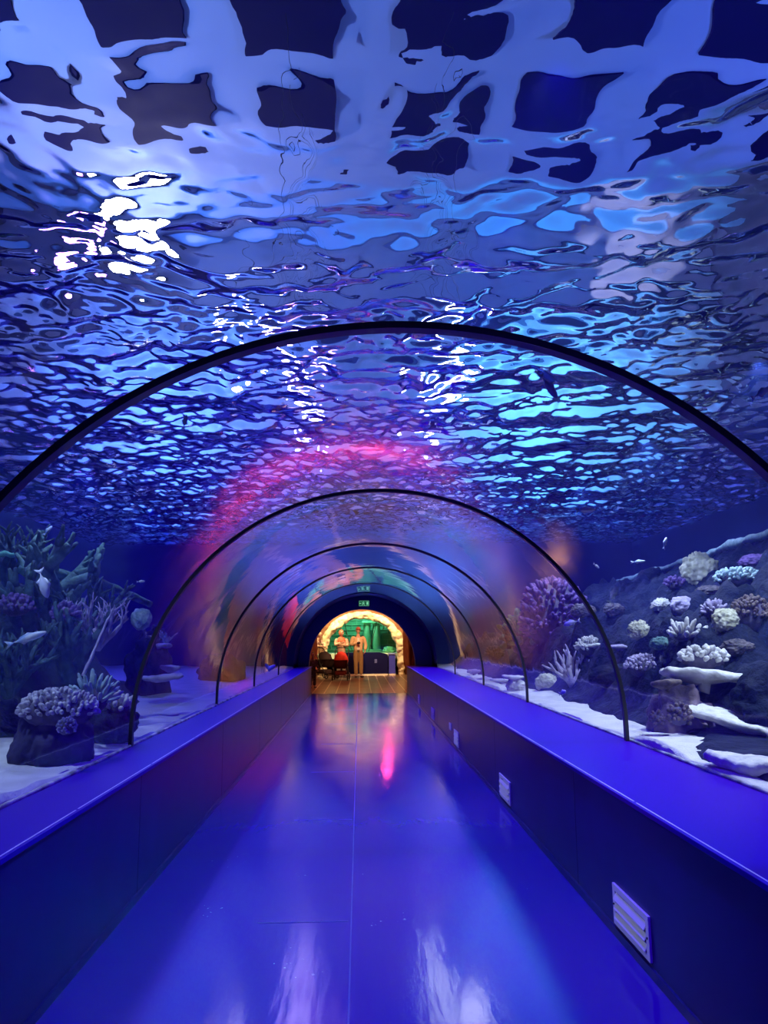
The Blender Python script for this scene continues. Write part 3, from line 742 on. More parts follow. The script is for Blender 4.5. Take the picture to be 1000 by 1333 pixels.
def hair(h, s, m, parent, back=.0):
    bm = bmesh.new(); bmesh.ops.create_uvsphere(bm, u_segments=28, v_segments=20, radius=1)
    for v in bm.verts:
        d = 1 + .04 * noise.noise(v.co * 5); v.co = Vector((v.co.x * .083 * d, v.co.y * .1 * d + .016, v.co.z * .112 * d + .022))
    bmesh.ops.delete(bm, geom=[v for v in bm.verts if v.co.y < -.035 and v.co.z < .085 or v.co.z < -.05 - back], context='VERTS')
    bmesh.ops.solidify(bm, geom=bm.faces[:], thickness=.006)
    for v in bm.verts: v.co = v.co * s + h
    return from_bm('hair', bm, m, parent, True)
hair(hc, s, mat('dark_hair', (.02, .012, .01), .6), man)
mp_ = place(man, 466.5, 882, .1)
c_t = thing('handheld_camera', 'small black camera held at the chest of the person in the cap', 'camera', (mp_.x + .02, mp_.y - .265, 1.2), .1)
bm = bmesh.new(); box(bm, (0, 0, .0), (.11, .045, .072), bev=.008); box(bm, (0, 0, .042), (.04, .035, .016), bev=.004); cbd = from_bm('camera_body', bm, mat('black_plastic', (.012, .012, .014), .4), c_t)
bm = bmesh.new(); tube(bm, [(0, -.02, 0), (0, -.05, 0), (0, -.052, 0), (0, -.07, 0)], [.03, .03, .026, .026], 18); from_bm('lens', bm, MATS['black_plastic'], cbd, True)

# --- woman in a headscarf with both forearms raised to her chest
s = .955
J = stand(s)
J.update({k: tuple(c * s for c in v) for k, v in dict(elb_l=(-.25, -.06, 1.17), wri_l=(-.03, -.2, 1.27), elb_r=(.25, -.06, 1.15), wri_r=(.02, -.22, 1.19)).items()})
J.update(hdir_l=(.95, .0, .25), pn_l=(0, 1, 0), hdir_r=(-.95, .05, .2), pn_r=(0, 1, 0), hyaw=.55, htilt=.05)
wom = thing('person', 'person in a coral headscarf with folded arms, standing behind the red pushchair', 'person', (0, 0, 0), 0, 'people in the lobby')
bmsh, hc = body_mesh(J, s, True, ((.35, -1), (.35, 1)))
link('body', bmsh, M_SKIN, wom)
trousers(J, s, mat('grey_cloth', (.2, .16, .14), .85), 'trousers', 1.1, .97, wom)
top_garment(J, s, mat('peach_cloth', (.68, .46, .33), .85, col2=(.6, .4, .28), scale=6), 'tunic', .014, 1., 2.6, wom)
shoes(J, s, MATS['dark_shoe'], wom)
ms = []
bm = bmesh.new(); bmesh.ops.create_uvsphere(bm, u_segments=32, v_segments=24, radius=1)
R = Matrix.Rotation(.55, 3, 'Z')
for v in bm.verts:
    v.co = Vector((v.co.x * .092, v.co.y * .108 + .012, v.co.z * .13))
bmesh.ops.delete(bm, geom=[v for v in bm.verts if v.co.y < -.052 and -.09 < v.co.z < .075 and abs(v.co.x) < .07], context='VERTS')
bmesh.ops.solidify(bm, geom=bm.faces[:], thickness=.008)
for v in bm.verts: v.co = (R @ v.co) * s + hc
me = bpy.data.meshes.new('sc'); bm.to_mesh(me); bm.free(); ms.append(me)
ms.append(skin([((0, .03, 1.5 * s), (.085, .085)), ((0, .0, 1.42 * s), (.14, .1)), ((0, -.01, 1.33 * s), (.17, .125)), ((.02, -.03, 1.25 * s), (.15, .12))], [(0, 1), (1, 2), (2, 3)]))
bm = join_meshes(ms); from_bm('headscarf', bm, mat('coral_scarf', (.6, .16, .08), .8, col2=(.5, .12, .06), scale=6), wom, True)
place(wom, 444.5, 880.5, .12)

# --- adult at the left, leaning forward with an arm along the dark pram's handle
s = .98
J = stand(s)
J.update({k: tuple(c * s for c in v) for k, v in dict(waist=(.05, -.02, 1.06), chest=(.14, -.06, 1.22), neck=(.2, -.08, 1.35), throat=(.235, -.1, 1.41), head=(.26, -.11, 1.46), sho_l=(.02, -.12, 1.33), sho_r=(.3, .02, 1.31), elb_l=(.16, -.26, 1.12), wri_l=(.42, -.26, 1.1), elb_r=(.42, .02, 1.1), wri_r=(.5, -.14, 1.06), knee_l=(-.1, -.06, .49)).items()})
J.update(hdir_l=(1, 0, -.1), pn_l=(0, 0, -1), hdir_r=(.6, -.8, -.1), pn_r=(0, 0, -1), hyaw=1.0, htilt=.3)
adl = thing('person', 'person in patterned top and red trousers leaning over the dark pram', 'person', (0, 0, 0), 0, 'people in the lobby')
bmsh, hc = body_mesh(J, s, True, ((.8, 1), (.8, 1)))
link('body', bmsh, M_SKIN, adl)
trousers(J, s, mat('red_cloth', (.3, .05, .03), .85), 'trousers', 1.0, .97, adl)
top_garment(J, s, mat('patterned_cloth', (.62, .5, .42), .85, col2=(.2, .06, .05), scale=22), 'top', .012, .4, 1.3, adl)
shoes(J, s, MATS['dark_shoe'], adl)
hair(hc, s, MATS['dark_hair'], adl, .08)
place(adl, 407, 880.0, .0)

# --- child in grey at the end of the left wall
s = .56
J = stand(s); J.update(hyaw=2.4)
kid = thing('person', 'small child in grey patterned clothes standing at the end of the left wall', 'person', (0, 0, 0), 0, 'people in the lobby')
bmsh, hc = body_mesh(J, s * 1.05, False, ((.5, 1), (.5, 1)), .007)
link('body', bmsh, M_SKIN, kid)
trousers(J, s * 1.05, mat('grey_camo', (.16, .15, .13), .9, col2=(.05, .05, .045), scale=24), 'trousers', 1.15, .95, kid)
top_garment(J, s * 1.05, MATS['grey_camo'], 'jumper', .01, 1., 1.4, kid)
shoes(J, s * 1.05, MATS['dark_shoe'], kid)
hair(hc, s * 1.05, MATS['dark_hair'], kid)
place(kid, 407, 895.5, .4)

# ------------------------------------------------------------------ prams
M_FRAME = mat('pram_frame', (.02, .02, .022), .4)
def pram(label, px, py, rz, mh, mb, hood_up=True):
    t = thing('pushchair', label, 'pram', (0, 0, 0), 0, 'prams in the lobby')
    # seat tub
    bm = bmesh.new(); n = 16; rings = []
    for z, w, d, yo in ((.38, .17, .2, 0), (.45, .2, .26, -.02), (.6, .22, .3, -.04), (.66, .225, .31, -.04)):
        rings.append([bm.verts.new((w * math.copysign(abs(math.cos(2 * PI * k / n)) ** .6, math.cos(2 * PI * k / n)), yo + d * math.copysign(abs(math.sin(2 * PI * k / n)) ** .6, math.sin(2 * PI * k / n)), z)) for k in range(n)])
    for a, b in zip(rings[:-1], rings[1:]):
        for k in range(n): bm.faces.new((a[k], a[(k + 1) % n], b[(k + 1) % n], b[k]))
    bm.faces.new(rings[0][::-1]); bmesh.ops.solidify(bm, geom=bm.faces[:], thickness=.015)
    from_bm('seat_tub', bm, mb, t, True)
    # folding hood, ribbed quarter sphere opening to the front
    bm = bmesh.new(); V = []
    for i in range(13):
        a = math.radians(-28 + 150 * i / 12)
        row = []
        for j in range(17):
            b = PI * j / 16; r = .235 + (.008 if i % 3 == 0 else -.004)
            x = -r * math.cos(b) * .98; q = r * 1.3 * math.sin(b)
            row.append(bm.verts.new((x, .04 - q * math.cos(a), .62 + q * math.sin(a))))
        V.append(row)
    for i in range(12):
        for j in range(16): bm.faces.new((V[i][j], V[i][j + 1], V[i + 1][j + 1], V[i + 1][j]))
    bmesh.ops.remove_doubles(bm, verts=bm.verts[:], dist=1e-4)
    bmesh.ops.solidify(bm, geom=bm.faces[:], thickness=.012)
    from_bm('hood', bm, mh, t, True)
    # chassis
    bm = bmesh.new()
    for sx in (-1, 1):
        tube(bm, [(sx * .23, -.34, .12), (sx * .225, 0, .5), (sx * .225, .34, .98), (sx * .2, .42, 1.04)], .014, 8)
        tube(bm, [(sx * .24, .34, .12), (sx * .23, .05, .42), (sx * .23, -.12, .52)], .014, 8)
    tube(bm, [(-.24, .34, .12), (.24, .34, .12)], .012, 8); tube(bm, [(-.23, -.34, .12), (.23, -.34, .12)], .012, 8)
    from_bm('chassis', bm, M_FRAME, t, True)
    bm = bmesh.new(); tube(bm, [(-.2, .42, 1.04), (-.1, .445, 1.055), (.1, .445, 1.055), (.2, .42, 1.04)], .017, 10); from_bm('handle', bm, M_FRAME, t, True)
    bm = bmesh.new(); box(bm, (0, .06, .24), (.36, .42, .14), bev=.03); from_bm('basket', bm, mb, t, True)
    for sx in (-1, 1):
        for y, r in ((-.34, .105), (.34, .12)):
            bm = bmesh.new(); R = Matrix.Rotation(PI / 2, 3, 'Y'); n = 28; m_ = 10; VV = []
            for i in range(n):
                A_ = 2 * PI * i / n; VV.append([bm.verts.new(R @ Vector(((r - .02 + .02 * math.cos(2 * PI * j / m_)) * math.cos(A_), (r - .02 + .02 * math.cos(2 * PI * j / m_)) * math.sin(A_), .018 * math.sin(2 * PI * j / m_)))) for j in range(m_)])
            for i in range(n):
                for j in range(m_): bm.faces.new((VV[i][j], VV[(i + 1) % n][j], VV[(i + 1) % n][(j + 1) % m_], VV[i][(j + 1) % m_]))
            for i in range(5):
                A_ = 2 * PI * i / 5; tube(bm, [R @ Vector((0, 0, 0)), R @ Vector(((r - .03) * math.cos(A_), (r - .03) * math.sin(A_), 0))], .007, 6)
            w = from_bm('wheel', bm, M_FRAME, t, True); w.location = (sx * .25, y, r)
    place(t, px, py, rz); return t
pram('red pushchair with its rounded red hood up, in front of the person in the headscarf', 444, 885.5, -.08, mat('red_hood', (.72, .05, .03), .75, col2=(.62, .04, .025), scale=7), mat('dark_red', (.13, .012, .012), .8))
pram('dark brown pram with a black hood, left of the red pushchair', 423.5, 883.5, .75, mat('black_hood', (.022, .012, .012), .8), mat('black_tub', (.03, .012, .01), .8))
# ------------------------------------------------------------------ reef
def sstep(a, b, t):
    t = min(1., max(0., (t - a) / (b - a))); return t * t * (3 - 2 * t)
def lumps(x, y, f, s):
    d = noise.voronoi(Vector((x * f + .35 * noise.noise((x * f, y * f, s)), y * f, s)))[0]; return 1 - min(1., d[0] * 1.3) ** 1.5
def H_right(x, y):
    xf = 2.32 + .2 * noise.noise((0, y * .55, 3.3)) - .012 * max(0, y - 8) - .34 * sstep(5.4, 4.6, y); t = x - xf
    if t < 0: return .74 + t * 1.4
    b = .2 * noise.fractal((x * 1.1, y * 1.1, 7.), 1, 2, 4) + lumps(x, y, 2.2, 7) * .26 + lumps(x, y, 5.5, 3) * .1 + .06 * noise.noise((x * 7, y * 7, 1.)) + .03 * noise.noise((x * 16, y * 16, 1.)) - .1
    far = sstep(18.5, 13.5, y) if y > 13.5 else 1.
    h = .72 + .62 * sstep(0, .55, t) + 1.02 * sstep(.35, 3.1, t)
    h = .72 + (h - .72) * (.75 + .25 * far) + b * sstep(0, .4, t)
    h -= .62 * math.exp(-((y - 4.9) / 1.1) ** 2) * sstep(0, .25, t) * sstep(1.5, .8, t)
    if t > .03: h = max(h, .745)
    return h - 1.2 * sstep(3.0, 4.4, t)
def H_left(x, y):
    t = -1.95 - x
    if t < 0: return .3
    g = math.exp(-((y - 7.6) / 2.3) ** 2) * sstep(.1, 1.6, t) * sstep(5., 3., t)
    b = .16 * noise.fractal((x * 1.2, y * 1.2, 17.), 1, 2, 4) + lumps(x, y, 2.4, 9) * .24 + lumps(x, y, 5.5, 5) * .1 + .04 * noise.noise((x * 9, y * 9, 1.)) - .1
    return .5 + 1.35 * g + b * (.3 + g)
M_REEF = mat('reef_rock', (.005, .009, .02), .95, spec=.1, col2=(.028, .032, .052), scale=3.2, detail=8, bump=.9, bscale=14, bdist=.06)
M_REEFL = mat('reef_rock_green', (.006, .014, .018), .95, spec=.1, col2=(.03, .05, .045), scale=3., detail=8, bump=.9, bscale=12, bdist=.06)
M_PLUM = mat('plum_rock', (.08, .055, .075), .9, col2=(.26, .18, .22), scale=4.5, detail=8, bump=.9, bscale=18)
def bank(name, Hf, x0, x1, y0, y1, m, label, step=.045):
    bm = bmesh.new(); nx = int(abs(x1 - x0) / step); ny = int((y1 - y0) / step); V = []
    for j in range(ny + 1):
        V.append([bm.verts.new((x0 + (x1 - x0) * i / nx, y0 + (y1 - y0) * j / ny, Hf(x0 + (x1 - x0) * i / nx, y0 + (y1 - y0) * j / ny))) for i in range(nx + 1)])
    for j in range(ny):
        for i in range(nx): bm.faces.new((V[j][i], V[j][i + 1], V[j + 1][i + 1], V[j + 1][i]))
    o = from_bm(name, bm, m, None, True)
    if o.data.polygons[0].normal.z < 0: o.data.flip_normals()
    return tag(o, label, 'rock')
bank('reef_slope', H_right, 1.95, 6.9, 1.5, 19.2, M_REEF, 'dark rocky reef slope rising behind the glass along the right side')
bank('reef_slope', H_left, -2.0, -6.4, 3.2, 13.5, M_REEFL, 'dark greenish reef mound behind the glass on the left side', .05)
def hit(px, py, Hf, t0=2.5, t1=20.):
    d = ray(px, py); t = t0
    while t < t1:
        p = CAM + d * t
        if p.z < Hf(p.x, p.y): return p
        t += .03
    return CAM + d * t1
CORALS = {}
def cmat(name, c1, c2, scale=14.): return mat('coral_' + name, c1, .75, col2=c2, scale=scale, bump=.5, bscale=40)
C_WHITE = cmat('white', (.62, .6, .56), (.8, .78, .72)); C_LILAC = cmat('lilac', (.4, .34, .5), (.6, .54, .68)); C_YEL = cmat('yellow', (.44, .43, .26), (.66, .64, .44))
C_BROWN = cmat('brown', (.08, .055, .045), (.2, .15, .12)); C_TEAL = cmat('teal', (.3, .46, .46), (.56, .7, .68)); C_PURP = cmat('purple', (.08, .045, .17), (.2, .11, .33))
C_GREEN = cmat('green', (.05, .13, .1), (.13, .27, .2)); C_DKGRN = cmat('dark_green', (.015, .05, .045), (.05, .12, .1)); C_DARK = cmat('dark', (.05, .045, .05), (.16, .13, .12))
C_CORE = cmat('core', (.05, .045, .07), (.12, .1, .15))
def fib(n, zmin=-1.):
    out = []
    for i in range(n):
        z = 1 - (1 - zmin) * (i + .5) / n; r = math.sqrt(max(0, 1 - z * z)); a = i * 2.399963
        out.append(Vector((r * math.cos(a), r * math.sin(a), z)))
    return out
def dome(bm, r, amp=.1, freq=2., seed=0, sub=4, ridges=0.):
    g = bmesh.ops.create_icosphere(bm, subdivisions=sub, radius=1)['verts']
    for v in g:
        n_ = v.co.normalized(); q = n_ * freq + Vector((seed * 2.1, seed, -seed))
        d = 1 + amp * noise.fractal(q, 1, 2, 3)
        if ridges:
            vd = noise.voronoi(n_ * 3.4 + Vector((seed * 1.7, seed, 0)))[0]; d += ridges * 2.2 * min(.6, vd[1] - vd[0]) - ridges * .5 + ridges * .4 * noise.noise(n_ * 9)
        v.co = Vector((n_.x * r[0], n_.y * r[1], n_.z * r[2])) * d
    return g
def knob(bm, base, dr, L, r, n=7):
    dr = dr.normalized(); p = [base - dr * r, base + dr * L * .55, base + dr * L * .88, base + dr * L]
    tube(bm, p, [r * .95, r * 1.05, r * .8, r * .3], n)
def knob_dome(r, n, L, kr, seed=0, zmin=-.1, up=.35, core=.86):
    rg = random.Random(seed); bm = bmesh.new(); dome(bm, (r[0] * core, r[1] * core, r[2] * core), .12, 1.8, seed, 3)
    for f in bm.faces: f.material_index = 1
    for q in fib(n, zmin):
        q = (q + Vector((rg.uniform(-1, 1), rg.uniform(-1, 1), rg.uniform(-1, 1))) * .16).normalized()
        b = Vector((q.x * r[0], q.y * r[1], q.z * r[2])) * core; nn = Vector((q.x / r[0], q.y / r[1], q.z / r[2])).normalized()
        s = rg.uniform(.7, 1.3); knob(bm, b, nn + Vector((0, 0, up)) + Vector((rg.uniform(-.2, .2), rg.uniform(-.2, .2), 0)), L * s, kr * rg.uniform(.8, 1.2))
    return bm
def brain(r, seed=0, ridges=.1):
    bm = bmesh.new(); dome(bm, r, .14, 1.7, seed, 5, ridges); return bm
def branch_coral(h, n, spread, r, seed=0, depth=3, flat=None, gravity=.25):
    rg = random.Random(seed); bm = bmesh.new()
    def grow(p, d, L, rad, k):
        pts = [p]; dd = d
        for i in range(4):
            dd = (dd + Vector((rg.uniform(-1, 1), rg.uniform(-1, 1), rg.uniform(-.3, 1) * gravity)) * .22).normalized(); pts.append(pts[-1] + dd * L / 4)
        end = .55 if k > 0 else .35
        tube(bm, pts, [rad * (1 - (1 - end) * i / 4) for i in range(5)], 7, True, flat)
        if k <= 0: return
        for b in range(rg.choice((2, 2, 3))):
            nd = (dd + Vector((rg.uniform(-1, 1), rg.uniform(-1, 1), rg.uniform(-.2, .9))) * spread).normalized()
            grow(pts[rg.choice((2, 3, 4))], nd, L * rg.uniform(.6, .85), rad * .68, k - 1)
    for i in range(n):
        a = 2 * PI * i / n + rg.uniform(-.4, .4)
        grow(Vector((0, 0, 0)), Vector((math.cos(a) * spread, math.sin(a) * spread, rg.uniform(.6, 1.1))).normalized(), h * .48, r, depth - 1)
    return bm
def plate(rx, ry, th, seed=0, stalk=.25, tilt=0., n=48, skirt=.02):
    bm = bmesh.new(); rings = []
    for rr, z in ((0., .35), (.35, .22), (.7, .1), (.92, 0.03), (1.0, -.25), (1.0, -.65), (.9, -1.0), (.6, -1.3), (.3, -1.8)):
        ring = []
        for k in range(n):
            a = 2 * PI * k / n; w = 1 + (.1 * noise.noise((math.cos(a) * 1.6, math.sin(a) * 1.6, seed)) + .035 * noise.noise((math.cos(a) * 6, math.sin(a) * 6, seed))) * 2 * rr
            x = rx * rr * w * math.cos(a); y = ry * rr * w * math.sin(a)
            ring.append(bm.verts.new((x, y, z * th + .5 * th * rr * noise.noise((x * 14, y * 14, seed)) + .5 * th * noise.noise((x * 4, y * 4, seed + 2)))))
        rings.append(ring)
    for k in range(n):
        a = 2 * PI * k / n
    for a, b in zip(rings[:-1], rings[1:]):
        for k in range(n): bm.faces.new((a[k], a[(k + 1) % n], b[(k + 1) % n], b[k]))
    bm.faces.new(rings[-1])
    if stalk:
        tube(bm, [(0, 0, -stalk), (0.02, 0, -stalk * .5), (0, 0, -th)], [rx * .16, rx * .12, rx * .3], 12)
    bmesh.ops.remove_doubles(bm, verts=bm.verts[:], dist=1e-5); bmesh.ops.recalc_face_normals(bm, faces=bm.faces[:])
    return bm
def put(name, bm, m, p, label, cat='coral', group=None, rot=(0, 0, 0)):
    o = from_bm(name, bm, m, None, True); o.data.materials.append(C_CORE); o.location = p; o.rotation_euler = rot; return tag(o, label, cat, group)
def on_right(px, py, sink=0.): p = hit(px, py, H_right); return p, p.y / F
GRP = None
# --- right side, upper reef
def R_(px, py, name, maker, m, label, lift=0., Y=None, cat='coral', rot=(0, 0, 0)):
    if Y is None: p, k = on_right(px, py)
    else: p = atY(px, py, Y); k = Y / F
    return put(name, maker(k), m, p + Vector((0, 0, lift * k)), label, cat, None, rot)
R_(912, 752, 'brain_coral', lambda k: brain((23 * k, 20 * k, 24 * k), 1, .13), C_YEL, 'folded yellowish brain coral high on the reef, just below the pale rock ledge', 8)
R_(962, 760, 'knobbed_coral', lambda k: knob_dome((33 * k, 22 * k, 14 * k), 150, 5 * k, 2.1 * k, 2), C_TEAL, 'wide oval coral with white-tipped dots, right of the folded yellowish coral', 6)
R_(861, 794, 'brain_coral', lambda k: brain((12 * k, 10 * k, 9 * k), 3, .16), C_WHITE, 'small white maze coral left on the upper right reef slope', 6)
R_(889, 795, 'soft_coral', lambda k: brain((16 * k, 12 * k, 13 * k), 4, .05), C_LILAC, 'smooth pinkish lilac coral lump beside the small white maze coral', 6)
R_(931, 803, 'finger_coral', lambda k: knob_dome((14 * k, 12 * k, 12 * k), 46, 8 * k, 2 * k, 5), C_LILAC, 'dim lilac finger coral midway between the lilac lump and the brown bush', 5)
R_(832, 828, 'brain_coral', lambda k: brain((14 * k, 11 * k, 12 * k), 6, .18), C_YEL, 'yellow green lobed coral just right of the second seam arch', 7)
R_(893, 828, 'finger_coral', lambda k: knob_dome((19 * k, 13 * k, 9 * k), 30, 15 * k, 2.6 * k, 7, .0, .1), C_WHITE, 'coral with long white fingers above the bright knobbed dome')
R_(945, 816, 'brain_coral', lambda k: brain((17 * k, 13 * k, 17 * k), 8, .1), C_YEL, 'brownish yellow lump coral with a lit left flank, beside the brown bush', 8)
R_(980, 815, 'knobbed_coral', lambda k: knob_dome((28 * k, 18 * k, 27 * k), 170, 6 * k, 2.3 * k, 9), C_BROWN, 'tall dark brown bush of rounded knobs at the right edge of the reef', 12)
R_(838, 868, 'knobbed_coral', lambda k: knob_dome((26 * k, 18 * k, 15 * k), 170, 4 * k, 1.7 * k, 10), C_LILAC, 'grey lilac dome densely dotted with little knobs, touching the second seam arch')
R_(768, 850, 'knobbed_coral', lambda k: knob_dome((17 * k, 13 * k, 13 * k), 90, 5 * k, 1.7 * k, 11), C_WHITE, 'white dotted coral cluster just left of the second seam arch', 6)
R_(775, 838, 'plate_coral', lambda k: plate(20 * k, 14 * k, 4 * k, 12, 8 * k), C_WHITE, 'pale layered plate coral behind the white dotted cluster')
R_(745, 893, 'antler_coral', lambda k: branch_coral(52 * k, 6, .55, 4.2 * k, 13), C_LILAC, 'lilac antler coral branching up from the sand left of the second seam arch')
R_(712, 895, 'brain_coral', lambda k: brain((15 * k, 12 * k, 12 * k), 14, .08), C_YEL, 'dull yellow round coral beside the lilac antler coral', 5)
R_(722, 815, 'bush_coral', lambda k: knob_dome((44 * k, 26 * k, 50 * k), 300, 10 * k, 2.5 * k, 15, -.5), C_PURP, 'large deep purple bush coral beyond the second seam arch', 12)
R_(690, 842, 'leaf_coral', lambda k: knob_dome((32 * k, 22 * k, 28 * k), 80, 15 * k, 3.4 * k, 16, -.4), C_GREEN, 'dark green leafy coral below and left of the purple bush', 10)
R_(800, 880, 'reef_rock', lambda k: brain((34 * k, 20 * k, 16 * k), 17, .03), M_REEF, 'bluish grey rock behind the second seam arch at its foot', 0, None, 'rock')
R_(668, 880, 'plate_coral', lambda k: plate(14 * k, 12 * k, 3 * k, 18, 8 * k), C_WHITE, 'cream plate coral close behind the third seam arch on the right', 0, 10.2)
R_(672, 893, 'brain_coral', lambda k: brain((13 * k, 11 * k, 9 * k), 19, .1), C_WHITE, 'lumpy pinkish white coral under the cream plate by the third seam arch', 0, 10.2)
R_(650, 884, 'plate_coral', lambda k: plate(12 * k, 10 * k, 2.5 * k, 20, 10 * k), C_WHITE, 'small flat white plate coral left of the third seam arch on the right', 0, 11.6)
R_(644, 852, 'knobbed_coral', lambda k: knob_dome((11 * k, 9 * k, 9 * k), 50, 4 * k, 1.5 * k, 21), C_BROWN, 'rusty dotted coral ball between the third and fourth seam arches', 0, 13.)
R_(616, 872, 'plate_coral', lambda k: plate(9 * k, 8 * k, 3 * k, 22, 8 * k), C_LILAC, 'pink plate coral between the fourth and fifth seam arches', 0, 14.4)
R_(800, 800, 'brain_coral', lambda k: brain((13 * k, 10 * k, 9 * k), 81, .1), C_DARK, 'dark lumpy coral on the slope directly right of the second seam arch top', 6)
R_(880, 765, 'knobbed_coral', lambda k: knob_dome((14 * k, 10 * k, 8 * k), 50, 5 * k, 1.9 * k, 82), C_PURP, 'small plum knobbed coral under the folded yellowish brain coral', 4)
R_(925, 775, 'soft_coral', lambda k: brain((20 * k, 13 * k, 9 * k), 83, .12), C_DARK, 'dark ruffled coral below the wide oval coral', 4)
R_(985, 735, 'brain_coral', lambda k: brain((22 * k, 14 * k, 10 * k), 84, .1), C_PURP, 'dull mauve ruffled coral at the right edge below the rock ledge', 4)
R_(862, 842, 'soft_coral', lambda k: brain((15 * k, 11 * k, 9 * k), 85, .12), C_GREEN, 'dim green ruffled coral between the lilac dotted dome and the white fingers', 4)
R_(810, 845, 'plate_coral', lambda k: plate(17 * k, 12 * k, 3.5 * k, 86, 7 * k), C_LILAC, 'dim lilac plate coral just right of the second seam arch', 5)
R_(760, 800, 'brain_coral', lambda k: brain((16 * k, 11 * k, 10 * k), 87, .12), C_DARK, 'dark ruffled coral between the purple bush and the second seam arch', 4)
R_(960, 848, 'brain_coral', lambda k: brain((20 * k, 14 * k, 12 * k), 88, .12), C_DARK, 'dark rough coral lump right of the brightest white knobbed dome', 4)
# --- right side, the near outcrop by the glass
P_ = atY(893, 945, 5.55)
rock_mass('reef_outcrop', (P_.x + .05, 5.75, .72), (.23, .26, .3), 31, M_PLUM, 5, .3, 1.6, 'plum brown rock outcrop standing on the sand right of the second seam arch', 'rock')
R_(916, 860, 'knobbed_coral', lambda k: knob_dome((32 * k, 22 * k, 15 * k), 85, 6 * k, 3.0 * k, 33), C_WHITE, 'brightest white knobbed dome, sitting above the large pale table coral', 2, 5.95)
R_(916, 874, 'table_coral', lambda k: plate(52 * k, 34 * k, 9 * k, 34, 26 * k), C_WHITE, 'large pale table coral on top of the plum brown outcrop', 0, 5.75, 'coral', (.0, .1, 0))
R_(867, 886, 'table_coral', lambda k: plate(20 * k, 14 * k, 6 * k, 35, 14 * k), C_BROWN, 'small brownish table coral at the left shoulder of the plum outcrop', 0, 5.5)
R_(885, 932, 'knobbed_coral', lambda k: knob_dome((15 * k, 10 * k, 14 * k), 40, 5 * k, 2.6 * k, 36, -.5, .1), C_BROWN, 'brown knobbed coral patch growing on the face of the plum outcrop', 0, 5.36)
R_(855, 936, 'knobbed_coral', lambda k: knob_dome((8 * k, 6 * k, 9 * k), 22, 4 * k, 2 * k, 37, -.5, .1), C_BROWN, 'smaller brown knobbed patch left on the face of the plum outcrop', 0, 5.5)
def shelf(px0, py0, px1, py1, Y, d, th, seed, label, m):
    a = atY(px0, py0, Y + .25); b = atY(px1, py1, Y - .35); c = (a + b) / 2; v = b - a
    bm = plate(v.length / 2, d, th, seed, 0)
    o = put('shelf_coral', bm, m, c, label, 'coral', None)
    o.rotation_euler = (0, -math.atan2(v.z, math.hypot(v.x, v.y)), math.atan2(v.y, v.x))
shelf(897, 917, 1045, 955, 5.3, .2, .045, 41, 'long middle shelf coral sloping down to the right edge, right of the outcrop', C_WHITE)
shelf(922, 977, 1060, 1003, 4.05, .1, .05, 42, 'lowest and thickest pale shelf coral above the sand at the right edge', C_WHITE)
shelf(948, 911, 1050, 930, 5.7, .18, .035, 43, 'thin upper shelf coral close under the large pale table coral', C_WHITE)
rock_mass('reef_outcrop', (2.95, 5.3, .8), (.42, .5, .34), 44, M_REEF, 5, .3, 1.6, 'dark rock carrying the shelf corals at the right edge', 'rock')
R_(990, 890, 'knobbed_coral', lambda k: knob_dome((26 * k, 18 * k, 22 * k), 60, 7 * k, 3.4 * k, 45), C_DARK, 'dark knobbed coral at the right edge beside the large table coral', 0, 6.1)
# --- long pale rock ledge on top of the slope
pts = []; rr = []
for i in range(40):
    t = i / 39; px = 1040 + (785 - 1040) * t; py = 678 + (765 - 678) * t ** .9; p = atX(px, py, 5.2); p.z += .05 * noise.noise((p.y * .9, 2, 2)); pts.append(p); rr.append(.055 + .04 * noise.noise((p.y * 1.3, 5, 5)))
bm = bmesh.new(); tube(bm, pts, rr, 10)
bmesh.ops.subdivide_edges(bm, edges=bm.edges[:], cuts=1)
for v in bm.verts: v.co += Vector((noise.noise(v.co * 7), noise.noise(v.co * 7 + Vector((9, 0, 0))), noise.noise(v.co * 7 + Vector((0, 9, 0))))) * .03
tag(from_bm('rock_ledge', bm, C_TEAL, None, True), 'long pale rock ledge running along the top of the right reef slope', 'rock')
# rock body under that ledge
bm = bmesh.new(); V = []
for i in range(60):
    y = pts[0].y + (pts[-1].y - pts[0].y) * i / 59
    k = min(range(40), key=lambda q: abs(pts[q].y - y)); zt_ = pts[k].z
    row = []
    for j in range(14):
        q = j / 13; x = 5.22 - 1.0 * q; z = zt_ - .02 - (zt_ - 1.3) * q ** .9; p = Vector((x, y, z)); n_ = noise.fractal(p * 1.3, 1, 2, 4) * .16 * min(1, q * 4)
        row.append(bm.verts.new(p + Vector((-n_, 0, n_))))
    row.append(bm.verts.new((5.6, y, zt_ - .3))) if False else None
    V.append(row)
for i in range(59):
    for j in range(13): bm.faces.new((V[i][j], V[i][j + 1], V[i + 1][j + 1], V[i + 1][j]))
bmesh.ops.solidify(bm, geom=bm.faces[:], thickness=.25)
bmesh.ops.recalc_face_normals(bm, faces=bm.faces[:])
tag(from_bm('reef_cliff', bm, M_REEF, None, True), 'dark rock face below the long pale ledge on the upper right', 'rock')

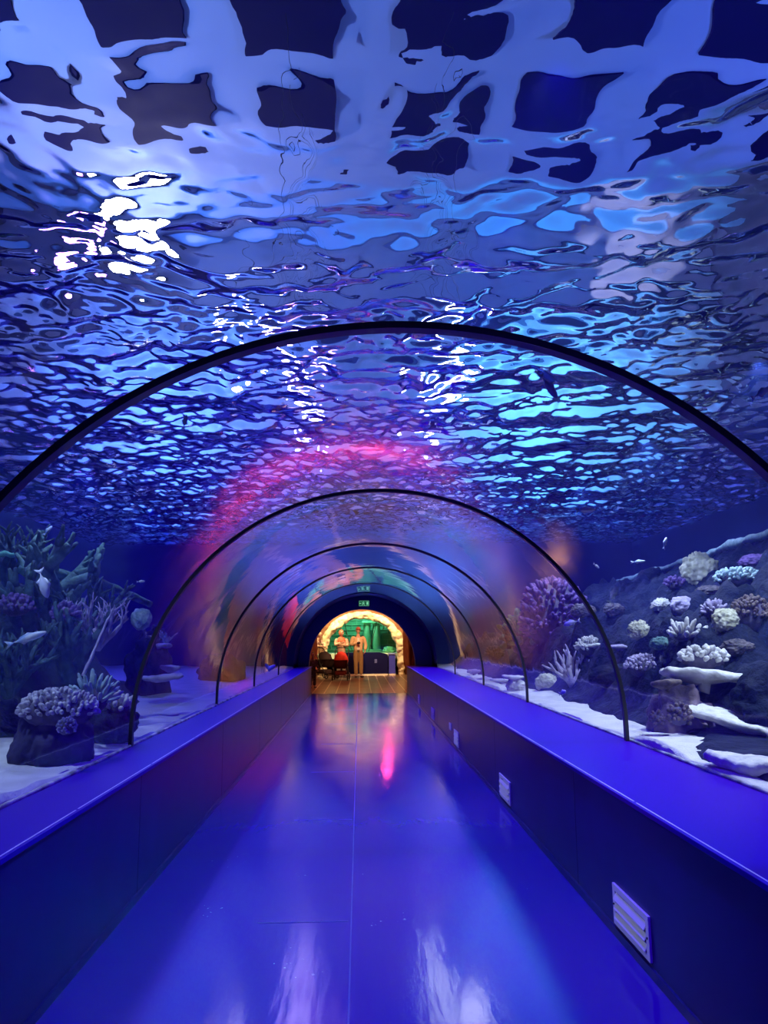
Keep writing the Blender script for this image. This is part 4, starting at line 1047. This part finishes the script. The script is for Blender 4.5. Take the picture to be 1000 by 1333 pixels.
# --- left side
def L_(px, py, name, maker, m, label, Y, lift=0., cat='coral', rot=(0, 0, 0)):
    p = atY(px, py, Y); k = Y / F
    return put(name, maker(k), m, p + Vector((0, 0, lift * k)), label, cat, None, rot)
P_ = atY(72, 955, 4.75)
rock_mass('reef_outcrop', (P_.x - .06, 4.85, .72), (.23, .26, .31), 51, mat('indigo_rock', (.02, .022, .05), .9, col2=(.055, .05, .1), scale=5, bump=.9, bscale=14), 5, .22, 1.5, 'dark indigo rock block standing on the sand at the left glass', 'rock')
L_(76, 925, 'knobbed_coral', lambda k: knob_dome((52 * k, 36 * k, 26 * k), 210, 6.5 * k, 2.4 * k, 52, -.1), cmat('dotted', (.45, .43, .5), (.8, .78, .8)), 'wide dome of pale rounded knobs on top of the dark indigo rock', 4.75)
L_(87, 946, 'knobbed_coral', lambda k: knob_dome((12 * k, 8 * k, 12 * k), 60, 3 * k, 1.5 * k, 53, -.6, .0), cmat('blue_dotted', (.2, .2, .36), (.4, .38, .55)), 'small round knobbed coral on the face of the dark indigo rock', 4.45)
L_(122, 912, 'finger_coral', lambda k: knob_dome((20 * k, 14 * k, 18 * k), 44, 20 * k, 2.6 * k, 54, -.2, .5), C_TEAL, 'pale teal spiky finger coral right of the wide knobbed dome', 5.2)
L_(152, 920, 'finger_coral', lambda k: knob_dome((18 * k, 13 * k, 12 * k), 34, 9 * k, 2.6 * k, 55, -.1, .4), C_WHITE, 'small white finger coral just left of the second seam arch', 5.6)
rock_mass('reef_rock', tuple(atY(138, 945, 5.7)), (.2, .24, .19), 56, M_REEF, 4, .25, 1.6, 'low blue grey rock under the white finger coral on the left', 'rock')
L_(72, 775, 'elkhorn_coral', lambda k: branch_coral(104 * k, 6, 1.0, 13 * k, 58, 3, (Vector((0, 1, 0)), .45), .35), C_GREEN, 'large green elkhorn coral spreading flat branches at the upper left', 6.6)
L_(40, 830, 'elkhorn_coral', lambda k: branch_coral(100 * k, 7, .7, 13 * k, 64, 3, (Vector((0, 1, 0)), .45), .3), C_DKGRN, 'dark green broad branched coral at the left edge below the elkhorn', 6.2)
L_(92, 885, 'elkhorn_coral', lambda k: branch_coral(95 * k, 6, .5, 11 * k, 66, 3, (Vector((0, 1, 0)), .4), .5), C_DKGRN, 'dark green upright branched coral behind the wide knobbed dome', 6.0)
def limb(name, a, b, Ya, Yb, r, m, label, seed, bow=.05):
    A = atY(*a, Ya); B = atY(*b, Yb); pts = []; rr = []
    for i in range(24):
        t = i / 23; p = A.lerp(B, t); p.z += bow * math.sin(PI * t) + .02 * noise.noise((t * 6, seed, 0)); pts.append(p); rr.append(r * (1.1 - .5 * t + .25 * noise.noise((t * 9, seed, 3))))
    bm = bmesh.new(); tube(bm, pts, rr, 10); tag(from_bm(name, bm, m, None, True), label, 'coral')
for px, py, Y, sd, lab in ((12, 905, 5.7, 71, 'dark green bushy coral at the left edge beside the dark indigo rock'), (55, 868, 6.4, 72, 'dark green coral fans behind the slim pale fish'), (112, 835, 6.7, 73, 'dark green coral fan behind the twiggy lilac bush'), (5, 760, 7.0, 74, 'dark green coral at the left edge under the short bright branch')):
    L_(px, py, 'fan_coral', lambda k: branch_coral(80 * k, 9, .8, 7 * k, sd, 4, (Vector((0, 1, 0)), .4), .3), C_DKGRN, lab, Y)
limb('coral_branch', (60, 747), (196, 787), 6.6, 7.4, .05, C_GREEN, 'long bare green coral branch reaching right from the elkhorn coral', 1)
limb('coral_branch', (-30, 721), (19, 722), 6.2, 6.3, .03, cmat('bright_green', (.1, .42, .25), (.2, .6, .4)), 'short bright green branch at the left edge of the reef', 2, 0)
limb('sea_whip', (108, 880), (147, 792), 5.6, 5.7, .012, C_LILAC, 'thin pale sea whip leaning right among the left corals', 3, 0)
L_(128, 846, 'bush_coral', lambda k: branch_coral(66 * k, 9, .6, 3.2 * k, 61, 4), C_LILAC, 'twiggy lilac bush coral beside the thin sea whip', 6.1)
L_(86, 800, 'bush_coral', lambda k: knob_dome((17 * k, 12 * k, 13 * k), 60, 6 * k, 2.4 * k, 62, -.3), C_PURP, 'violet knobbly coral under the elkhorn coral', 5.9)
L_(20, 790, 'bush_coral', lambda k: knob_dome((22 * k, 14 * k, 14 * k), 60, 6 * k, 2.6 * k, 63, -.3), C_PURP, 'violet knobbly coral at the left edge of the reef', 5.9)
for (px, py, w, Y, lab) in ((212, 879, 26, 8.6, 'wide pale plate coral seen through the glass left, nearest the bottom'), (222, 867, 12, 8.8, 'small pale plate coral just above the wide one on the left'), (205, 839, 18, 9.6, 'dim blue plate coral higher on the left beside the second seam arch'), (190, 858, 13, 9.8, 'faint blue plate coral between the other left plates')):
    rr_ = Y / F * w
    L_(px, py, 'plate_coral', lambda k: plate(w * k, w * .6 * k, 4.5 * k, int(px), 0), C_WHITE, lab, Y)
L_(216, 838, 'antler_coral', lambda k: branch_coral(18 * k, 4, .6, 2. * k, 65), C_TEAL, 'tiny pale antler coral on the dim blue plate on the left', 9.6)
L_(184, 806, 'soft_coral', lambda k: brain((13 * k, 10 * k, 14 * k), 67, .06), C_TEAL, 'round dim teal coral left of the second seam arch', 8.2)
P_ = atY(203, 862, 9.6)
rock_mass('reef_rock', (P_.x - .1, 9.75, 1.0), (.22, .55, .5), 68, M_REEFL, 5, .3, 1.5, 'dim rock column carrying the plate corals seen through the left glass', 'rock')
# a low line of rocks far down the left glass
P_ = atY(318, 882, 13.5)
rock_mass('reef_rock', (P_.x - .35, 13.4, .85), (.35, .7, .3), 70, M_REEF, 4, .3, 1.8, 'rock far down the tunnel outside the left glass', 'rock')

# ------------------------------------------------------------------ fish
def fish(px, py, Y, length, label, col, ang=0., turn=.3, depth=.34, back=None):
    """one body mesh with tail, dorsal, anal and pectoral fins; nose towards +X before turning"""
    k = Y / F; Lm = length * k; bm = bmesh.new(); n = 14
    prof_ = ((-.5, .03), (-.42, .045), (-.3, .12), (-.1, .27), (.1, .34), (.28, .29), (.4, .19), (.47, .09), (.5, .02))
    rings = []
    for x, h in prof_:
        rings.append([bm.verts.new((x * Lm, math.cos(2 * PI * q / n) * h * .42 * Lm * depth / .34, math.sin(2 * PI * q / n) * h * .5 * Lm * depth / .34)) for q in range(n)])
    for a, b in zip(rings[:-1], rings[1:]):
        for q in range(n): bm.faces.new((a[q], a[(q + 1) % n], b[(q + 1) % n], b[q]))
    bm.faces.new(rings[0][::-1]); bm.faces.new(rings[-1])
    D = depth / .34
    def fin(pts, th=.012):
        f1 = [bm.verts.new((x * Lm, y * Lm + th * Lm, z * Lm * D)) for x, y, z in pts]; f2 = [bm.verts.new((x * Lm, y * Lm - th * Lm, z * Lm * D)) for x, y, z in pts]
        bm.faces.new(f1); bm.faces.new(f2[::-1])
        for i in range(len(pts)): bm.faces.new((f1[i], f1[(i + 1) % len(pts)], f2[(i + 1) % len(pts)], f2[i]))
    fin([(-.45, 0, .02), (-.68, 0, .19), (-.6, 0, 0), (-.68, 0, -.19), (-.45, 0, -.02)])
    fin([(.15, 0, .15), (.0, 0, .24), (-.25, 0, .14), (-.3, 0, .05)]); fin([(-.02, 0, -.15), (-.18, 0, -.22), (-.3, 0, -.06)])
    for s in (-1, 1): fin([(.2, s * .1, -.02), (.05, s * .22, -.08), (.08, s * .1, -.07)], .006)
    bmesh.ops.recalc_face_normals(bm, faces=bm.faces[:])
    o = from_bm('fish', bm, col, None, True); o.location = atY(px, py, Y)
    o.rotation_euler = Euler((0, -ang, turn), 'XYZ'); return tag(o, label, 'fish', 'fish around the tunnel')
F_PALE = mat('fish_pale', (.8, .82, .85), .4, col2=(.6, .65, .75), scale=9); F_SILV = mat('fish_silver', (.22, .26, .32), .35, .3); F_YEL = mat('fish_yellow', (.85, .82, .5), .4); F_BLUE = mat('fish_blue', (.25, .42, .7), .4, col2=(.75, .78, .7), scale=14)
fish(57, 762, 5.0, 34, 'white fish swimming steeply upright in front of the left corals', F_PALE, -1.25, .2, .36)
fish(38, 830, 5.0, 44, 'slim pale fish with a bluish belly at the left edge', F_BLUE, .33, .1, .22)
fish(63, 690, 7.0, 14, 'small dim fish above the elkhorn coral on the left', F_BLUE, .9, .2)
fish(184, 757, 7.5, 9, 'tiny white fish left of the second seam arch', F_PALE, .1, .4)
fish(241, 548, 5.6, 18, 'small dark fish upright high on the left under the ripples', F_SILV, 1.4, .3)
fish(716, 505, 5.2, 36, 'dark silver fish against the bright cyan ripples on the right', F_SILV, -.95, .2, .3)
fish(764, 664, 7.2, 24, 'yellowish white fish below the ripples on the right', F_YEL, .1, .15)
fish(743, 811, 5.4, 19, 'white oval fish just left of the second seam arch on the right', F_PALE, -.25, 2.9, .34)
fish(733, 901, 5.6, 13, 'tiny white fish near the sand by the lilac antler coral', F_PALE, .3, -1.2, .4)
fish(777, 737, 7.6, 9, 'tiny pale fish in open water right of the second seam arch', F_PALE, -.6, .3)
fish(832, 731, 8.2, 20, 'slim dim fish in front of the upper right rock face', F_BLUE, .1, .3, .2)
fish(866, 706, 7.8, 15, 'small pale fish above the long rock ledge on the right', F_BLUE, 1.2, .4)
fish(994, 510, 4.6, 36, 'large dim fish cut by the right edge under the thick seam arch', F_BLUE, .5, .2, .26)
fish(352, 870, 13.6, 15, 'white fish far down the tunnel outside the left glass', F_PALE, .6, .2, .36)
# ------------------------------------------------------------------ lights
BLUE = (.055, .0, 1.)
for k in range(21):
    y = -1.5 + k
    spot('pool_lamp', (.75, y, 3.5), (.2, y, 0), 165, BLUE, 84, .5)
for y in (3.6, 5.6, 8, 10.5, 13.5, 16.5):
    spot('reef_lamp', (3.1, y, 3.5), (3.6, y + .3, 0), 420, (.74, .88, 1), 120, .7)
for y, e in ((4.2, 230), (6.6, 120)):
    spot('reef_lamp', (-2.6, y, 3.5), (-2.9, y + .2, 0), e, (.5, .66, 1), 120, .7)
for x, c in ((1.5, (.6, 1, .95)), (2.6, (.35, .85, 1)), (-.8, (.6, .7, 1)), (-1.9, (.35, .62, 1))):
    spot('end_wall_fill', (x, 18.1, 2.95), (x, 19.35, 3.25), 260, c, 130, .7)  # spots added to brighten the tank end wall near the surface
for y in (8., 11., 14.):
    spot('ledge_fill', (4.7, y, 3.55), (5.3, y, 2.4), 90, (.7, .88, 1), 140, .6)  # fill spots added to lift the pale rock ledge
for y in (3.6, 6.6, 9.9):
    spot('vent_fill', (-1.6, y + .3, 3.45), (1.2, y, .16), 150, (.85, .9, 1), 24, .8)  # narrow white spots added to whiten the right wall vents
for y in (9.5, 12.5, 16):
    spot('blue_lamp', (-3.4, y, 3.5), (-3.4, y, 0), 240, (.1, .1, 1), 130, .7)
w = SC.world or bpy.data.worlds.new('w'); SC.world = w; w.use_nodes = True
w.node_tree.nodes['Background'].inputs[0].default_value = (0, 0, 0, 1)
vs = SC.view_settings; vs.view_transform = 'Standard'; vs.look = 'None'; vs.exposure = 0; vs.gamma = 1; vs.use_curve_mapping = False
cy = SC.cycles
cy.max_bounces = 12; cy.transparent_max_bounces = 24; cy.transmission_bounces = 8; cy.glossy_bounces = 5; cy.diffuse_bounces = 3; cy.volume_bounces = 0
cy.caustics_reflective = False; cy.caustics_refractive = False; cy.sample_clamp_indirect = 6; cy.use_denoising = True
